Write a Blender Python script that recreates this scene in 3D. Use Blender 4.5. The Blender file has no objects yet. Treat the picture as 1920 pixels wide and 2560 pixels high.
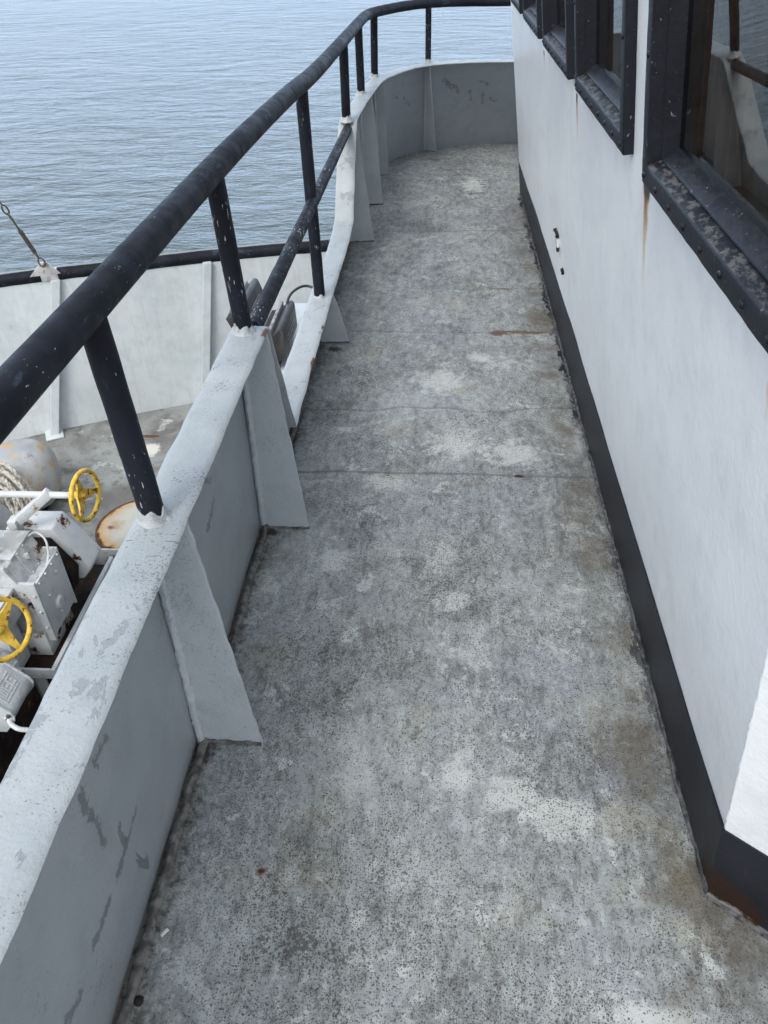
import bpy, bmesh, math, random
from mathutils import Vector, Matrix, noise
random.seed(7)
S = bpy.context.scene
COL = S.collection
# ------------------------------------------------------------------ camera
F_PX = 1923.0
def _cam():
    n = Vector((70, 2466, F_PX)).normalized()
    f = Vector((151, -1488, F_PX)); f = (f - n * f.dot(n)).normalized()
    up = -n
    r = f.cross(up).normalized()
    if r.x < 0: r = -r
    cd = bpy.data.cameras.new('camera'); co = bpy.data.objects.new('camera', cd); COL.objects.link(co)
    ax = Vector((r.x, f.x, up.x)); ay = -Vector((r.y, f.y, up.y)); az = -Vector((r.z, f.z, up.z))
    m = Matrix((ax, ay, az)).transposed().to_4x4(); m.translation = Vector((0, 0, 1.6))
    co.matrix_world = m
    cd.sensor_fit = 'VERTICAL'; cd.sensor_height = 36; cd.lens = F_PX / 2560 * 36
    cd.clip_start = 0.02; cd.clip_end = 20000
    S.camera = co
_cam()
# ------------------------------------------------------------------ world + sun
SUN_EL, SUN_AZ = 47, 203          # azimuth clockwise from +Y (forward): aft, slightly to port
w = bpy.data.worlds.new('World'); S.world = w; w.use_nodes = True
nt = w.node_tree; nt.nodes.clear()
sky = nt.nodes.new('ShaderNodeTexSky'); sky.sky_type = 'NISHITA'; sky.sun_disc = False
sky.sun_elevation = math.radians(SUN_EL); sky.sun_rotation = math.radians(SUN_AZ)
sky.air_density = 1.0; sky.dust_density = 1.0; sky.ozone_density = 1.5
tc = nt.nodes.new('ShaderNodeTexCoord')
cn = nt.nodes.new('ShaderNodeTexNoise'); cn.inputs['Scale'].default_value = 2.2; cn.inputs['Detail'].default_value = 6
cn.inputs['Roughness'].default_value = 0.55
mp = nt.nodes.new('ShaderNodeMapping'); mp.inputs['Scale'].default_value = (1, 1, 2.6)
cr = nt.nodes.new('ShaderNodeMapRange'); cr.interpolation_type = 'SMOOTHSTEP'
cr.inputs['From Min'].default_value = 0.36; cr.inputs['From Max'].default_value = 0.62
cr.inputs['To Min'].default_value = 0.5; cr.inputs['To Max'].default_value = 1.0
mx = nt.nodes.new('ShaderNodeMix'); mx.data_type = 'RGBA'
mx.inputs[7].default_value = (8.6, 9.0, 9.4, 1)
bg = nt.nodes.new('ShaderNodeBackground'); bg.inputs['Strength'].default_value = 0.13
wo = nt.nodes.new('ShaderNodeOutputWorld')
L = nt.links.new
L(tc.outputs['Generated'], mp.inputs['Vector']); L(mp.outputs[0], cn.inputs['Vector'])
sp = nt.nodes.new('ShaderNodeSeparateXYZ'); L(tc.outputs['Generated'], sp.inputs[0])
# thin cloud thickens overhead and astern; the sky low over the bow stays clear blue
ga = nt.nodes.new('ShaderNodeMapRange'); ga.interpolation_type = 'SMOOTHSTEP'; ga.inputs['From Min'].default_value = -.2; ga.inputs['From Max'].default_value = 1.0
ga.inputs['To Min'].default_value = 1.0; ga.inputs['To Max'].default_value = 0.22; L(sp.outputs[1], ga.inputs['Value'])
mu = nt.nodes.new('ShaderNodeMath'); mu.operation = 'MULTIPLY'
L(cn.outputs['Fac'], cr.inputs['Value']); L(cr.outputs[0], mu.inputs[0]); L(ga.outputs[0], mu.inputs[1]); L(mu.outputs[0], mx.inputs[0])
# bright blue band low over the bow
lo = nt.nodes.new('ShaderNodeMapRange'); lo.interpolation_type = 'SMOOTHSTEP'; lo.inputs['From Min'].default_value = 0.75; lo.inputs['From Max'].default_value = 0.05
lo.inputs['From Min'].default_value = 0.06; lo.inputs['From Max'].default_value = 0.50; lo.inputs['To Min'].default_value = 1.0; lo.inputs['To Max'].default_value = 0.0
L(sp.outputs[2], lo.inputs['Value'])
fo = nt.nodes.new('ShaderNodeMapRange'); fo.interpolation_type = 'SMOOTHSTEP'; fo.inputs['From Min'].default_value = 0.1; fo.inputs['From Max'].default_value = 0.95
fo.inputs['To Min'].default_value = 0.0; fo.inputs['To Max'].default_value = 0.9; L(sp.outputs[1], fo.inputs['Value'])
m2 = nt.nodes.new('ShaderNodeMath'); m2.operation = 'MULTIPLY'; L(lo.outputs[0], m2.inputs[0]); L(fo.outputs[0], m2.inputs[1])
mb = nt.nodes.new('ShaderNodeMix'); mb.data_type = 'RGBA'; mb.inputs[7].default_value = (8.0, 10.9, 15.2, 1)
L(sky.outputs[0], mb.inputs[6]); L(m2.outputs[0], mb.inputs[0]); L(mb.outputs[2], mx.inputs[6]); L(mx.outputs[2], bg.inputs['Color']); L(bg.outputs[0], wo.inputs[0])
sd = bpy.data.lights.new('sun', 'SUN'); so = bpy.data.objects.new('sun', sd); COL.objects.link(so)
sd.energy = 1.3; sd.angle = math.radians(24); sd.color = (1, 0.96, 0.9)
_d = Vector((math.sin(math.radians(SUN_AZ)) * math.cos(math.radians(SUN_EL)),
             math.cos(math.radians(SUN_AZ)) * math.cos(math.radians(SUN_EL)), math.sin(math.radians(SUN_EL))))
so.rotation_euler = _d.to_track_quat('Z', 'Y').to_euler(); so.location = (0, -5, 12)
S.view_settings.view_transform = 'Standard'; S.view_settings.look = 'None'
S.view_settings.exposure = 0.58; S.view_settings.gamma = 1.0; S.view_settings.use_curve_mapping = False

# ------------------------------------------------------------------ material kit
class Mat:
    def __init__(s, name, rough=0.5, spec=0.5, metal=0.0):
        s.m = bpy.data.materials.new(name); s.m.use_nodes = True
        s.nt = s.m.node_tree; s.nt.nodes.clear()
        s.out = s.nt.nodes.new('ShaderNodeOutputMaterial')
        s.p = s.nt.nodes.new('ShaderNodeBsdfPrincipled')
        s.p.inputs['Roughness'].default_value = rough; s.p.inputs['Metallic'].default_value = metal
        s.p.inputs['Specular IOR Level'].default_value = spec
        s.L(s.p.outputs[0], s.out.inputs[0])
        g = s.nt.nodes.new('ShaderNodeNewGeometry'); s.pos = g.outputs['Position']; s.geo = g
        x = s.nt.nodes.new('ShaderNodeSeparateXYZ'); s.L(s.pos, x.inputs[0])
        s.x, s.y, s.z = x.outputs
    def L(s, a, b): s.nt.links.new(a, b)
    def put(s, sock, v):
        if isinstance(v, (int, float)): sock.default_value = v
        elif isinstance(v, (tuple, list)): sock.default_value = tuple(v) + ((1,) if len(sock.default_value) == 4 and len(v) == 3 else ())
        else: s.L(v, sock)
    def vec(s, sc=(1, 1, 1), off=(0, 0, 0)):
        n = s.nt.nodes.new('ShaderNodeMapping'); n.inputs['Scale'].default_value = sc; n.inputs['Location'].default_value = off
        s.L(s.pos, n.inputs[0]); return n.outputs[0]
    def noise(s, scale, detail=4, rough=0.55, dist=0.0, sc=(1, 1, 1), off=(0, 0, 0)):
        n = s.nt.nodes.new('ShaderNodeTexNoise'); n.inputs['Scale'].default_value = scale
        n.inputs['Detail'].default_value = detail; n.inputs['Roughness'].default_value = rough
        n.inputs['Distortion'].default_value = dist
        s.L(s.vec(sc, off), n.inputs['Vector']); return n.outputs['Fac']
    def vor(s, scale, sc=(1, 1, 1), off=(0, 0, 0)):
        n = s.nt.nodes.new('ShaderNodeTexVoronoi'); n.inputs['Scale'].default_value = scale
        s.L(s.vec(sc, off), n.inputs['Vector']); return n.outputs['Distance']
    def ss(s, v, lo, hi, a=0.0, b=1.0):
        n = s.nt.nodes.new('ShaderNodeMapRange'); n.interpolation_type = 'SMOOTHSTEP'
        if lo > hi: lo, hi, a, b = hi, lo, b, a
        n.inputs['From Min'].default_value = lo; n.inputs['From Max'].default_value = hi
        n.inputs['To Min'].default_value = a; n.inputs['To Max'].default_value = b
        s.put(n.inputs['Value'], v); return n.outputs[0]
    def op(s, o, a, b=0.0, clamp=False):
        n = s.nt.nodes.new('ShaderNodeMath'); n.operation = o; n.use_clamp = clamp
        s.put(n.inputs[0], a); s.put(n.inputs[1], b); return n.outputs[0]
    def mix(s, f, a, b):
        n = s.nt.nodes.new('ShaderNodeMix'); n.data_type = 'RGBA'
        s.put(n.inputs[0], f); s.put(n.inputs[6], a); s.put(n.inputs[7], b); return n.outputs[2]
    def color(s, c): s.put(s.p.inputs['Base Color'], c)
    def rough(s, v): s.put(s.p.inputs['Roughness'], v)
    def bump(s, h, strength=0.5, dist=0.002, prev=None):
        n = s.nt.nodes.new('ShaderNodeBump'); n.inputs['Strength'].default_value = strength; n.inputs['Distance'].default_value = dist
        s.L(h, n.inputs['Height'])
        if prev is not None: s.L(prev, n.inputs['Normal'])
        s.L(n.outputs[0], s.p.inputs['Normal']); return n.outputs[0]
    def seg(s, p, q, w, jit=.02, a='y', b='z', nscale=30):
        """ragged stroke mask along the segment p-q in the (a, b) plane"""
        A, B = getattr(s, a), getattr(s, b); dx, dy = q[0] - p[0], q[1] - p[1]; L2 = dx * dx + dy * dy
        ux, uy = s.op('SUBTRACT', A, p[0]), s.op('SUBTRACT', B, p[1])
        t = s.op('DIVIDE', s.op('ADD', s.op('MULTIPLY', ux, dx), s.op('MULTIPLY', uy, dy)), L2, True)
        t = s.op('MINIMUM', s.op('MAXIMUM', t, 0.0), 1.0)
        ex, ey = s.op('SUBTRACT', ux, s.op('MULTIPLY', t, dx)), s.op('SUBTRACT', uy, s.op('MULTIPLY', t, dy))
        d = s.op('SQRT', s.op('ADD', s.op('MULTIPLY', ex, ex), s.op('MULTIPLY', ey, ey)))
        d = s.op('ADD', d, s.op('MULTIPLY', s.op('SUBTRACT', s.noise(nscale, 6, .7), .5), jit * 2))
        return s.ss(d, w, w * .85)
    def spot(s, cx, cy, rx, ry, jitter=0.5, a='x', b='y', nscale=60, edge=.55):
        """soft-edged ragged blob mask around a world point"""
        ua = s.op('DIVIDE', s.op('SUBTRACT', getattr(s, a), cx), rx)
        ub = s.op('DIVIDE', s.op('SUBTRACT', getattr(s, b), cy), ry)
        d = s.op('SQRT', s.op('ADD', s.op('MULTIPLY', ua, ua), s.op('MULTIPLY', ub, ub)))
        d = s.op('ADD', d, s.op('MULTIPLY', s.op('SUBTRACT', s.noise(nscale, 5, .7), 0.5), jitter * 3))
        return s.ss(d, 1.0, edge)

RUST = (0.13, 0.035, 0.008); DARKRUST = (0.022, 0.010, 0.006)

# --- walkway deck
def deck_material():
    m = Mat('deck_paint', 0.62, 0.35)
    big = m.noise(1.7, 5, .6, .3); mid = m.noise(7, 7, .68, .2, off=(3, 1, 0))
    c = m.mix(m.ss(big, .36, .64), (.272, .293, .290), (.37, .393, .385))
    c = m.mix(m.ss(mid, .35, .68), m.mix(.5, c, (.20, .21, .212)), c)
    c = m.mix(m.op('MULTIPLY', m.ss(m.noise(2.3, 5, .6, off=(9, 2, 0)), .48, .62), .36), c, (.28, .30, .345))   # lavender undercoat
    c = m.mix(m.op('MULTIPLY', m.ss(m.noise(3.0, 5, .6, off=(1, 8, 0)), .56, .68), .45), c, (.36, .33, .24))   # yellowed patches
    # mildewed dark zones
    dk = m.noise(3.4, 7, .7, .25, off=(5, 4, 0))
    c = m.mix(m.op('MULTIPLY', m.ss(dk, .50, .66), .42), c, (.10, .098, .092))
    c = m.mix(m.op('MULTIPLY', m.ss(m.noise(38, 6, .72, .2, off=(2, 6, 0)), .50, .62), .34), c, (.42, .44, .435))
    c = m.mix(m.op('MULTIPLY', m.ss(m.noise(30, 6, .72, .2, off=(8, 6, 0)), .52, .64), .30), c, (.11, .108, .10))
    # pale flaked patches with ragged rims
    def patch(c, sc, off, lo, col, amt):
        n = m.noise(sc, 8, .66, .35, off=off)
        rim = m.op('MULTIPLY', m.ss(n, lo - .012, lo), m.ss(n, lo + .02, lo))
        c = m.mix(m.op('MULTIPLY', m.ss(n, lo - .006, lo + .018), amt), c, col)
        return m.mix(m.op('MULTIPLY', rim, .25), c, (.14, .14, .14)), n
    c, p1 = patch(c, 3.1, (2, 7, 0), .60, (.50, .525, .51), .5)
    c, p2 = patch(c, 6.5, (6, 3, 0), .615, (.48, .505, .495), .85)
    c, p3 = patch(c, 15, (0, 5, 0), .63, (.47, .49, .48), .75)
    # worn walking lanes and fine trodden-in grime
    ln_ = m.noise(26, 8, .78, .25, sc=(1.25, .55, 1), off=(4, 7, 3)); lz = m.noise(2.4, 4, .6, sc=(1.6, .6, 1), off=(6, 1, 8))
    gr = m.op('ADD', ln_, m.op('MULTIPLY', m.op('SUBTRACT', lz, .5), .45))
    c = m.mix(m.op('MULTIPLY', m.ss(gr, .52, .61), .56), c, (.092, .088, .080))
    c = m.mix(m.op('MULTIPLY', m.ss(gr, .47, .40), .42), c, (.50, .525, .51))
    c = m.mix(m.op('MULTIPLY', m.op('MULTIPLY', m.ss(m.noise(90, 5, .75, off=(9, 9, 1)), .52, .60), m.ss(m.noise(5, 4, .6, off=(2, 8, 5)), .42, .6)), .55), c, (.085, .078, .070))
    for (x, y, rx, ry) in ((.02, 2.97, .12, .13), (.10, 2.48, .14, .11), (.30, 2.42, .11, .10), (.2, 3.2, .06, .06), (.07, 1.63, .06, .05),
                           (-.31, 1.80, .07, .06), (.20, 1.0, .08, .06), (.07, 1.06, .04, .06), (.42, .56, .10, .03), (.29, .96, .10, .06), (-.17, 2.22, .09, .06), (.25, 6.0, .1, .25)):
        c = m.mix(m.op('MULTIPLY', m.spot(x, y, rx * 1.1, ry * 1.1, .95, nscale=18, edge=.40), .74), c, (.52, .545, .52))
    # dark speckle pitting, clustered
    dens = m.op('ADD', m.noise(2.6, 4, .6, off=(4, 4, 2)), m.op('MULTIPLY', m.noise(12, 5, .7, off=(1, 0, 4), sc=(1.3, .8, 1)), .95))
    for (x, y, rx, ry) in ((.26, 1.09, .06, .07), (.235, 1.2, .05, .04), (.43, 1.45, .07, .12), (-.25, .64, .08, .03), (-.16, 1.42, .10, .07), (.02, .74, .16, .10), (.33, 1.62, .10, .2), (-.1, 1.78, .06, .05), (.12, 1.45, .12, .25), (-.28, 1.25, .1, .1)):
        dens = m.op('ADD', dens, m.op('MULTIPLY', m.spot(x, y, rx * 1.5, ry * 1.5, .5, nscale=14, edge=.1), .085))
    dens = m.op('SUBTRACT', dens, .985)
    def dots(scale, off, amt, r0, r1):
        n = m.nt.nodes.new('ShaderNodeTexVoronoi'); n.inputs['Scale'].default_value = scale; n.inputs['Randomness'].default_value = 1
        m.L(m.vec((1, 1, 1), off), n.inputs['Vector']); sc_ = m.nt.nodes.new('ShaderNodeSeparateColor'); m.L(n.outputs['Color'], sc_.inputs[0])
        on = m.op('LESS_THAN', sc_.outputs[0], m.op('MAXIMUM', m.op('ADD', amt, m.op('MULTIPLY', dens, 2.2)), .03))
        rad = m.op('ADD', m.op('MULTIPLY', sc_.outputs[1], r1 - r0), r0)
        d = m.op('ADD', n.outputs['Distance'], m.op('MULTIPLY', m.op('SUBTRACT', m.noise(scale * 2.2, 2, .5), .5), .30))
        e = m.op('SUBTRACT', rad, d)
        return m.op('MULTIPLY', m.ss(e, 0.0, .10), on)
    s3 = m.op('ADD', m.noise(88, 6, .72, off=(2, 5, 1)), m.op('MULTIPLY', dens, .62))
    speck = m.op('MAXIMUM', m.op('MULTIPLY', dots(275, (0, 0, 0), .66, .30, .52), .74), m.op('MAXIMUM', m.op('MULTIPLY', dots(160, (3, 1, 0), .40, .22, .44), .84), m.op('MULTIPLY', m.ss(s3, .645, .70), .74)))
    speck = m.op('MULTIPLY', speck, m.ss(m.x, -.60, -.35, .35, 1.0))
    c = m.mix(m.op('MULTIPLY', speck, .95, True), c, (.040, .036, .031))
    light = m.ss(m.noise(170, 2, .5, off=(7, 7, 1)), .64, .70)
    c = m.mix(m.op('MULTIPLY', light, .3), c, (.5, .52, .52))
    # grime along the bulwark foot
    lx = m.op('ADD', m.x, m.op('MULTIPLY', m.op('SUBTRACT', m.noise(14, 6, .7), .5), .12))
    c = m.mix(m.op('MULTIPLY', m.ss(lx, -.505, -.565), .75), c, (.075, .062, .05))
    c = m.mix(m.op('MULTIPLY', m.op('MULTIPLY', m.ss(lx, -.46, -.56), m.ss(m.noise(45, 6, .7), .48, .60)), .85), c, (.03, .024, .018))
    # brown run-off near the house and flaked black skirting paint
    rx = m.op('ADD', m.x, m.op('MULTIPLY', m.op('SUBTRACT', m.noise(7, 6, .7, off=(3, 3, 3)), .5), .28))
    c = m.mix(m.op('MULTIPLY', m.op('MULTIPLY', m.op('MULTIPLY', m.ss(rx, .40, .53), m.ss(m.y, 5.9, 5.2)), m.ss(m.noise(4, 5, .7, off=(8, 1, 1)), .40, .62)), .7), c, (.115, .095, .065))
    fx = m.op('ADD', m.x, m.op('MULTIPLY', m.op('SUBTRACT', m.noise(30, 6, .72, sc=(1, .5, 1)), .5), .16))
    gate = m.op('MULTIPLY', m.op('MULTIPLY', m.ss(m.y, 1.0, 1.7, .25, 1), m.ss(m.y, 5.72, 5.6)), m.ss(m.noise(2.2, 3, .5, off=(1, 1, 9)), .38, .52, .35, 1))
    c = m.mix(m.op('MULTIPLY', m.ss(fx, .553, .563), gate), c, (.018, .019, .028))
    # rust blooms
    for (x, y, rx_, ry_, col) in ((.30, 3.455, .05, .035, (.10, .04, .015)), (.44, 3.46, .10, .018, (.17, .08, .03)), (.37, 3.47, .10, .013, (.14, .07, .03)), (.36, 4.0, .06, .012, (.16, .09, .05)),
                                  (-.348, .80, .014, .011, (.17, .09, .05)), (-.348, .80, .008, .006, (.03, .012, .008)), (.31, 2.264, .018, .005, (.06, .03, .015)),
                                  (-.530, 1.925, .035, .022, (.03, .013, .008)), (-.545, 1.08, .03, .03, (.03, .015, .01)), (-.47, 3.27, .04, .03, DARKRUST), (-.545, 2.5, .018, .26, DARKRUST)):
        c = m.mix(m.op('MULTIPLY', m.spot(x, y, rx_ * 1.15, ry_ * 1.15, .75, nscale=48, edge=.4), .9), c, col)
    # welded seams across the plating
    seamh = None
    for (y0, amt, wob) in ((2.275, .65, .03), (4.95, .6, .02), (3.46, .45, .02), (2.74, .5, .09), (4.0, .3, .04), (6.1, .3, .05)):
        yy = m.op('ADD', m.op('SUBTRACT', m.y, y0), m.op('MULTIPLY', m.op('SUBTRACT', m.noise(2.5, 3, .5, off=(0, y0, 0)), .5), wob * 2))
        line = m.ss(m.op('ABSOLUTE', yy), .010, .002)
        c = m.mix(m.op('MULTIPLY', line, amt), c, (.10, .10, .095))
        hump = m.ss(m.op('ABSOLUTE', yy), .035, .0)
        seamh = hump if seamh is None else m.op('ADD', seamh, hump)
    m.color(c)
    m.rough(m.ss(speck, 0, 1, .5, .85))
    h = m.op('ADD', m.op('MULTIPLY', m.noise(75, 4, .6), .9), m.op('MULTIPLY', m.noise(230, 2, .5), .55))
    h = m.op('SUBTRACT', h, m.op('MULTIPLY', speck, .35))
    h = m.op('ADD', h, m.op('MULTIPLY', m.ss(p1, .596, .61), .25))
    b = m.bump(h, .55, .0022)
    m.bump(m.op('ADD', seamh, m.op('MULTIPLY', m.noise(5, 3, .5), .8)), .45, .006, b)
    return m.m

# --- painted steel family
def steel(name, base, alt, rough=.42, patch=None, patch_lo=.60, patch_scale=7, psc=(1, 1, .45), speck=0.0, bump=.5, streak=0.0, rust=0.0, dirt=None, spec=.45):
    m = Mat(name, rough, spec)
    c = m.mix(m.ss(m.noise(2.2, 5, .6), .35, .65), base, alt)
    c = m.mix(m.op('MULTIPLY', m.ss(m.noise(11, 6, .65, off=(4, 0, 0)), .45, .70), .35), c, tuple(v * .78 for v in base))
    if streak:
        st = m.noise(30, 5, .6, sc=(1, 1, .06)); c = m.mix(m.op('MULTIPLY', m.ss(st, .52, .68), streak), c, tuple(min(1, v * 1.18) for v in alt))
        st2 = m.noise(22, 5, .6, sc=(1, 1, .05), off=(3, 3, 3)); c = m.mix(m.op('MULTIPLY', m.ss(st2, .54, .70), streak), c, tuple(v * .72 for v in base))
    hp = None
    if patch:
        n = m.noise(patch_scale, 8, .7, .5, sc=psc, off=(2, 2, 7)); hp = m.ss(n, patch_lo, patch_lo + .012)
        c = m.mix(m.op('MULTIPLY', hp, .85), c, patch)
    if speck:
        d = m.op('MULTIPLY', m.op('SUBTRACT', m.noise(5, 4, .6, off=(6, 6, 6)), .5), .55)
        sp = m.ss(m.op('ADD', m.noise(190, 3, .6), d), .645, .70)
        sp2 = m.ss(m.op('ADD', m.noise(85, 3, .6, off=(3, 1, 1)), d), .70, .74)
        c = m.mix(m.op('MULTIPLY', m.op('MAXIMUM', sp, sp2), speck), c, (.075, .08, .085))
    if dirt:
        c = m.mix(m.op('MULTIPLY', m.ss(m.noise(3.5, 7, .7, off=(7, 0, 3)), .5, .66), dirt[1]), c, dirt[0])
    if rust:
        r = m.noise(6, 7, .72, off=(1, 9, 4)); 
        c = m.mix(m.op('MULTIPLY', m.ss(r, .66 - rust * .08, .72 - rust * .08), .9), c, (.33, .17, .06))
        c = m.mix(m.ss(r, .70 - rust * .08, .725 - rust * .08), c, DARKRUST)
    m.color(c)
    h = m.op('ADD', m.noise(55, 4, .6), m.op('MULTIPLY', m.noise(160, 3, .5), .5))
    if hp is not None: h = m.op('SUBTRACT', h, m.op('MULTIPLY', hp, .3))
    b = m.bump(h, bump, .0022)
    m.bump(m.noise(6, 3, .5, off=(0, 2, 2)), .35, .006, b)
    m.c = c
    return m

def black(name, axis_scale, chips=.5, base=(.007, .008, .0125)):
    m = Mat(name, .55, .18)
    c = m.mix(m.ss(m.noise(5, 5, .6), .4, .65), base, tuple(v * 1.9 for v in base))
    c = m.mix(m.op('MULTIPLY', m.ss(m.noise(22, 7, .72, sc=axis_scale, off=(1, 3, 2)), .60, .66), .75), c, (.035, .052, .075))
    ch = m.ss(m.op('ADD', m.noise(230, 4, .62, sc=axis_scale), m.op('MULTIPLY', m.op('SUBTRACT', m.noise(7, 3, .6, off=(4, 4, 4)), .5), .50)), .715 - .05 * chips, .74 - .05 * chips)
    c = m.mix(m.op('MULTIPLY', ch, .85), c, (.50, .52, .53))
    pk = m.ss(m.noise(9, 6, .6, sc=axis_scale, off=(8, 1, 6)), .72, .735)
    c = m.mix(pk, c, (.42, .24, .20))
    m.color(c)
    m.rough(m.ss(m.noise(16, 5, .6),   .35, .7, .48, .7))
    b = m.bump(m.op('ADD', m.noise(60, 4, .6, sc=axis_scale), m.op('MULTIPLY', ch, -.4)), .4, .0015)
    m.bump(m.noise(7, 2, .5), .12, .003, b)
    return m.m

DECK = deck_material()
_g = steel('grey_bulwark_paint', (.275, .30, .322), (.315, .34, .36), .40, patch=(.135, .15, .165), patch_lo=.665, patch_scale=6, psc=(1, 1.3, .55), speck=.35, bump=.45)
def plate_scars(g):
    c = g.c; dark = (.135, .15, .165)
    for p, q, w in (((.655, .50), (.667, .42), .011), ((.667, .42), (.666, .325), .009), ((.79, .24), (.745, .232), .007), ((.73, .232), (.67, .221), .013), ((.62, .221), (.545, .226), .012),
                    ((.717, .50), (.725, .480), .010), ((.775, .488), (.755, .49), .010), ((.47, .21), (.42, .235), .012), ((1.437, .58), (1.54, .48), .010), ((1.54, .42), (1.45, .395), .012)):
        c = g.mix(g.op('MULTIPLY', g.op('MULTIPLY', g.seg(p, q, w * .9, .034, nscale=55), g.ss(g.x, -.5, -.52)), .85), c, dark)
    far = g.ss(g.y, 6.4, 6.5)
    for p, q, w in (((-.36, .52), (-.33, .49), .012), ((-.28, .48), (-.25, .42), .012), ((.03, .56), (.09, .50), .022), ((.10, .52), (.14, .46), .014), ((.23, .47), (.24, .40), .010), ((.30, .54), (.36, .52), .012),
                    ((.335, .45), (.34, .36), .009), ((.40, .40), (.45, .37), .012), ((.46, .53), (.44, .50), .008)):
        c = g.mix(g.op('MULTIPLY', g.seg(p, q, w, .03, 'x', 'z', nscale=22), g.op('MULTIPLY', far, g.ss(g.noise(50, 4, .6), .42, .50, .15, .75))), c, dark)
    g.color(c); return g.m
GREY = plate_scars(_g)
WEBG = steel('lit_grey_bracket_paint', (.44, .475, .50), (.49, .52, .545), .36, patch=(.15, .165, .18), patch_lo=.72, patch_scale=9, psc=(1, 1, .5), speck=.3, bump=.8).m  # the plate's grey, lightened for the light on the aft faces
CAPM = steel('lit_grey_cap_paint', (.345, .38, .40), (.43, .46, .475), .48, patch=(.27, .295, .32), patch_lo=.60, patch_scale=11, psc=(1, .55, 1), speck=.55, bump=.85)  # bulwark grey made paler, light on the upward face put into the colour
def cap_rust(g):
    c = g.c
    for (x, y, rx, ry) in ((-.466, 2.64, .010, .05), (-.468, 1.935, .010, .028), (-.55, 2.40, .012, .02), (-.467, 2.95, .006, .02), (-.462, 1.96, .015, .012)):
        c = g.mix(g.spot(x, y, rx, ry, .5, nscale=70), c, (.13, .055, .022))
    for y0 in (1.02, 1.045, 1.065): c = g.mix(g.op('MULTIPLY', g.ss(g.op('ABSOLUTE', g.op('SUBTRACT', g.y, g.op('ADD', y0, g.op('MULTIPLY', g.noise(20, 2, .5), .01)))), .0016, .0008), g.ss(g.noise(26, 4, .7, off=(y0, 0, 0)), .52, .58)), c, (.16, .16, .16))
    g.color(c); return g.m
CAPM = cap_rust(CAPM)
COLLAR = steel('collar_paint', (.36, .38, .39), (.44, .46, .465), .5, patch=(.30, .32, .34), patch_lo=.60, patch_scale=30, speck=.7, bump=1.0).m
BLK_Y = black('black_rail_paint', (1, .30, 1), .15)
BLK_Z = black('black_post_paint', (1, 1, .14), .75)
BLK_M = black('black_mid_rail_paint', (1, .22, 1), .95)

def wall_material():
    mm = steel('white_house_paint', (.78, .80, .83), (.85, .865, .88), .30, bump=.55, streak=.07)
    m = mm; c = m.c
    # slanted wall: streaks run in z at a fixed y
    def run(c, y0, z0, ln, w, strength=1.0):
        t = m.op('DIVIDE', m.op('SUBTRACT', z0, m.z), ln)               # 0 at the top, 1 at the end
        wid = m.op('ADD', m.op('MULTIPLY', m.op('SUBTRACT', 1.0, m.op('MINIMUM', t, 1.0)), w * .7), w * .3)
        dy = m.op('ADD', m.op('SUBTRACT', m.y, y0), m.op('MULTIPLY', m.op('SUBTRACT', m.noise(25, 3, .5), .5), w * 1.2))
        u = m.op('DIVIDE', m.op('ABSOLUTE', dy), wid)
        inside = m.op('MULTIPLY', m.ss(u, 1.25, .5), m.op('MULTIPLY', m.ss(t, -.02, .02), m.ss(t, 1.05, .15)))
        c = m.mix(m.op('MULTIPLY', inside, .85 * strength), c, (.52, .30, .08))
        core = m.op('MULTIPLY', m.ss(u, .9, .3), m.op('MULTIPLY', m.ss(t, -.02, .02), m.ss(t, .42, .1)))
        c = m.mix(m.op('MULTIPLY', core, strength), c, (.20, .06, .012))
        head = m.op('MULTIPLY', m.ss(u, 1.35, .8), m.op('MULTIPLY', m.ss(t, -.02, .0), m.ss(t, .17, .10)))
        return m.mix(m.op('MULTIPLY', head, strength), c, (.03, .012, .008))
    c = run(c, 1.672, 1.16, .25, .030)
    c = run(c, 2.72, 1.140, 0.18700000000000003, .020, .9)
    c = run(c, 3.74, 1.130, 0.11000000000000001, .020, .9)
    c = run(c, 5.62, 1.10, .10, .014, .9)
    c = run(c, .90, 1.165, .12, .016, .9)
    for (y, z, ry, rz) in ((3.36, .475, .045, .022), (3.185, .40, .02, .012), (3.42, .455, .012, .018)):
        c = m.mix(m.spot(y, z + .012, ry * 1.5, rz * 1.9, .30, 'y', 'z', 40), c, (.78, .80, .80))
    for (y, z, ry, rz) in ((3.36, .495, .055, .009), (3.42, .47, .010, .018), (3.31, .455, .012, .02), (3.185, .402, .028, .010), (3.30, .44, .006, .03)):
        c = m.mix(m.spot(y, z, ry, rz, .35, 'y', 'z', 90), c, (.07, .03, .012))
    m.color(c)
    return m.m
WALL = wall_material()
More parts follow.
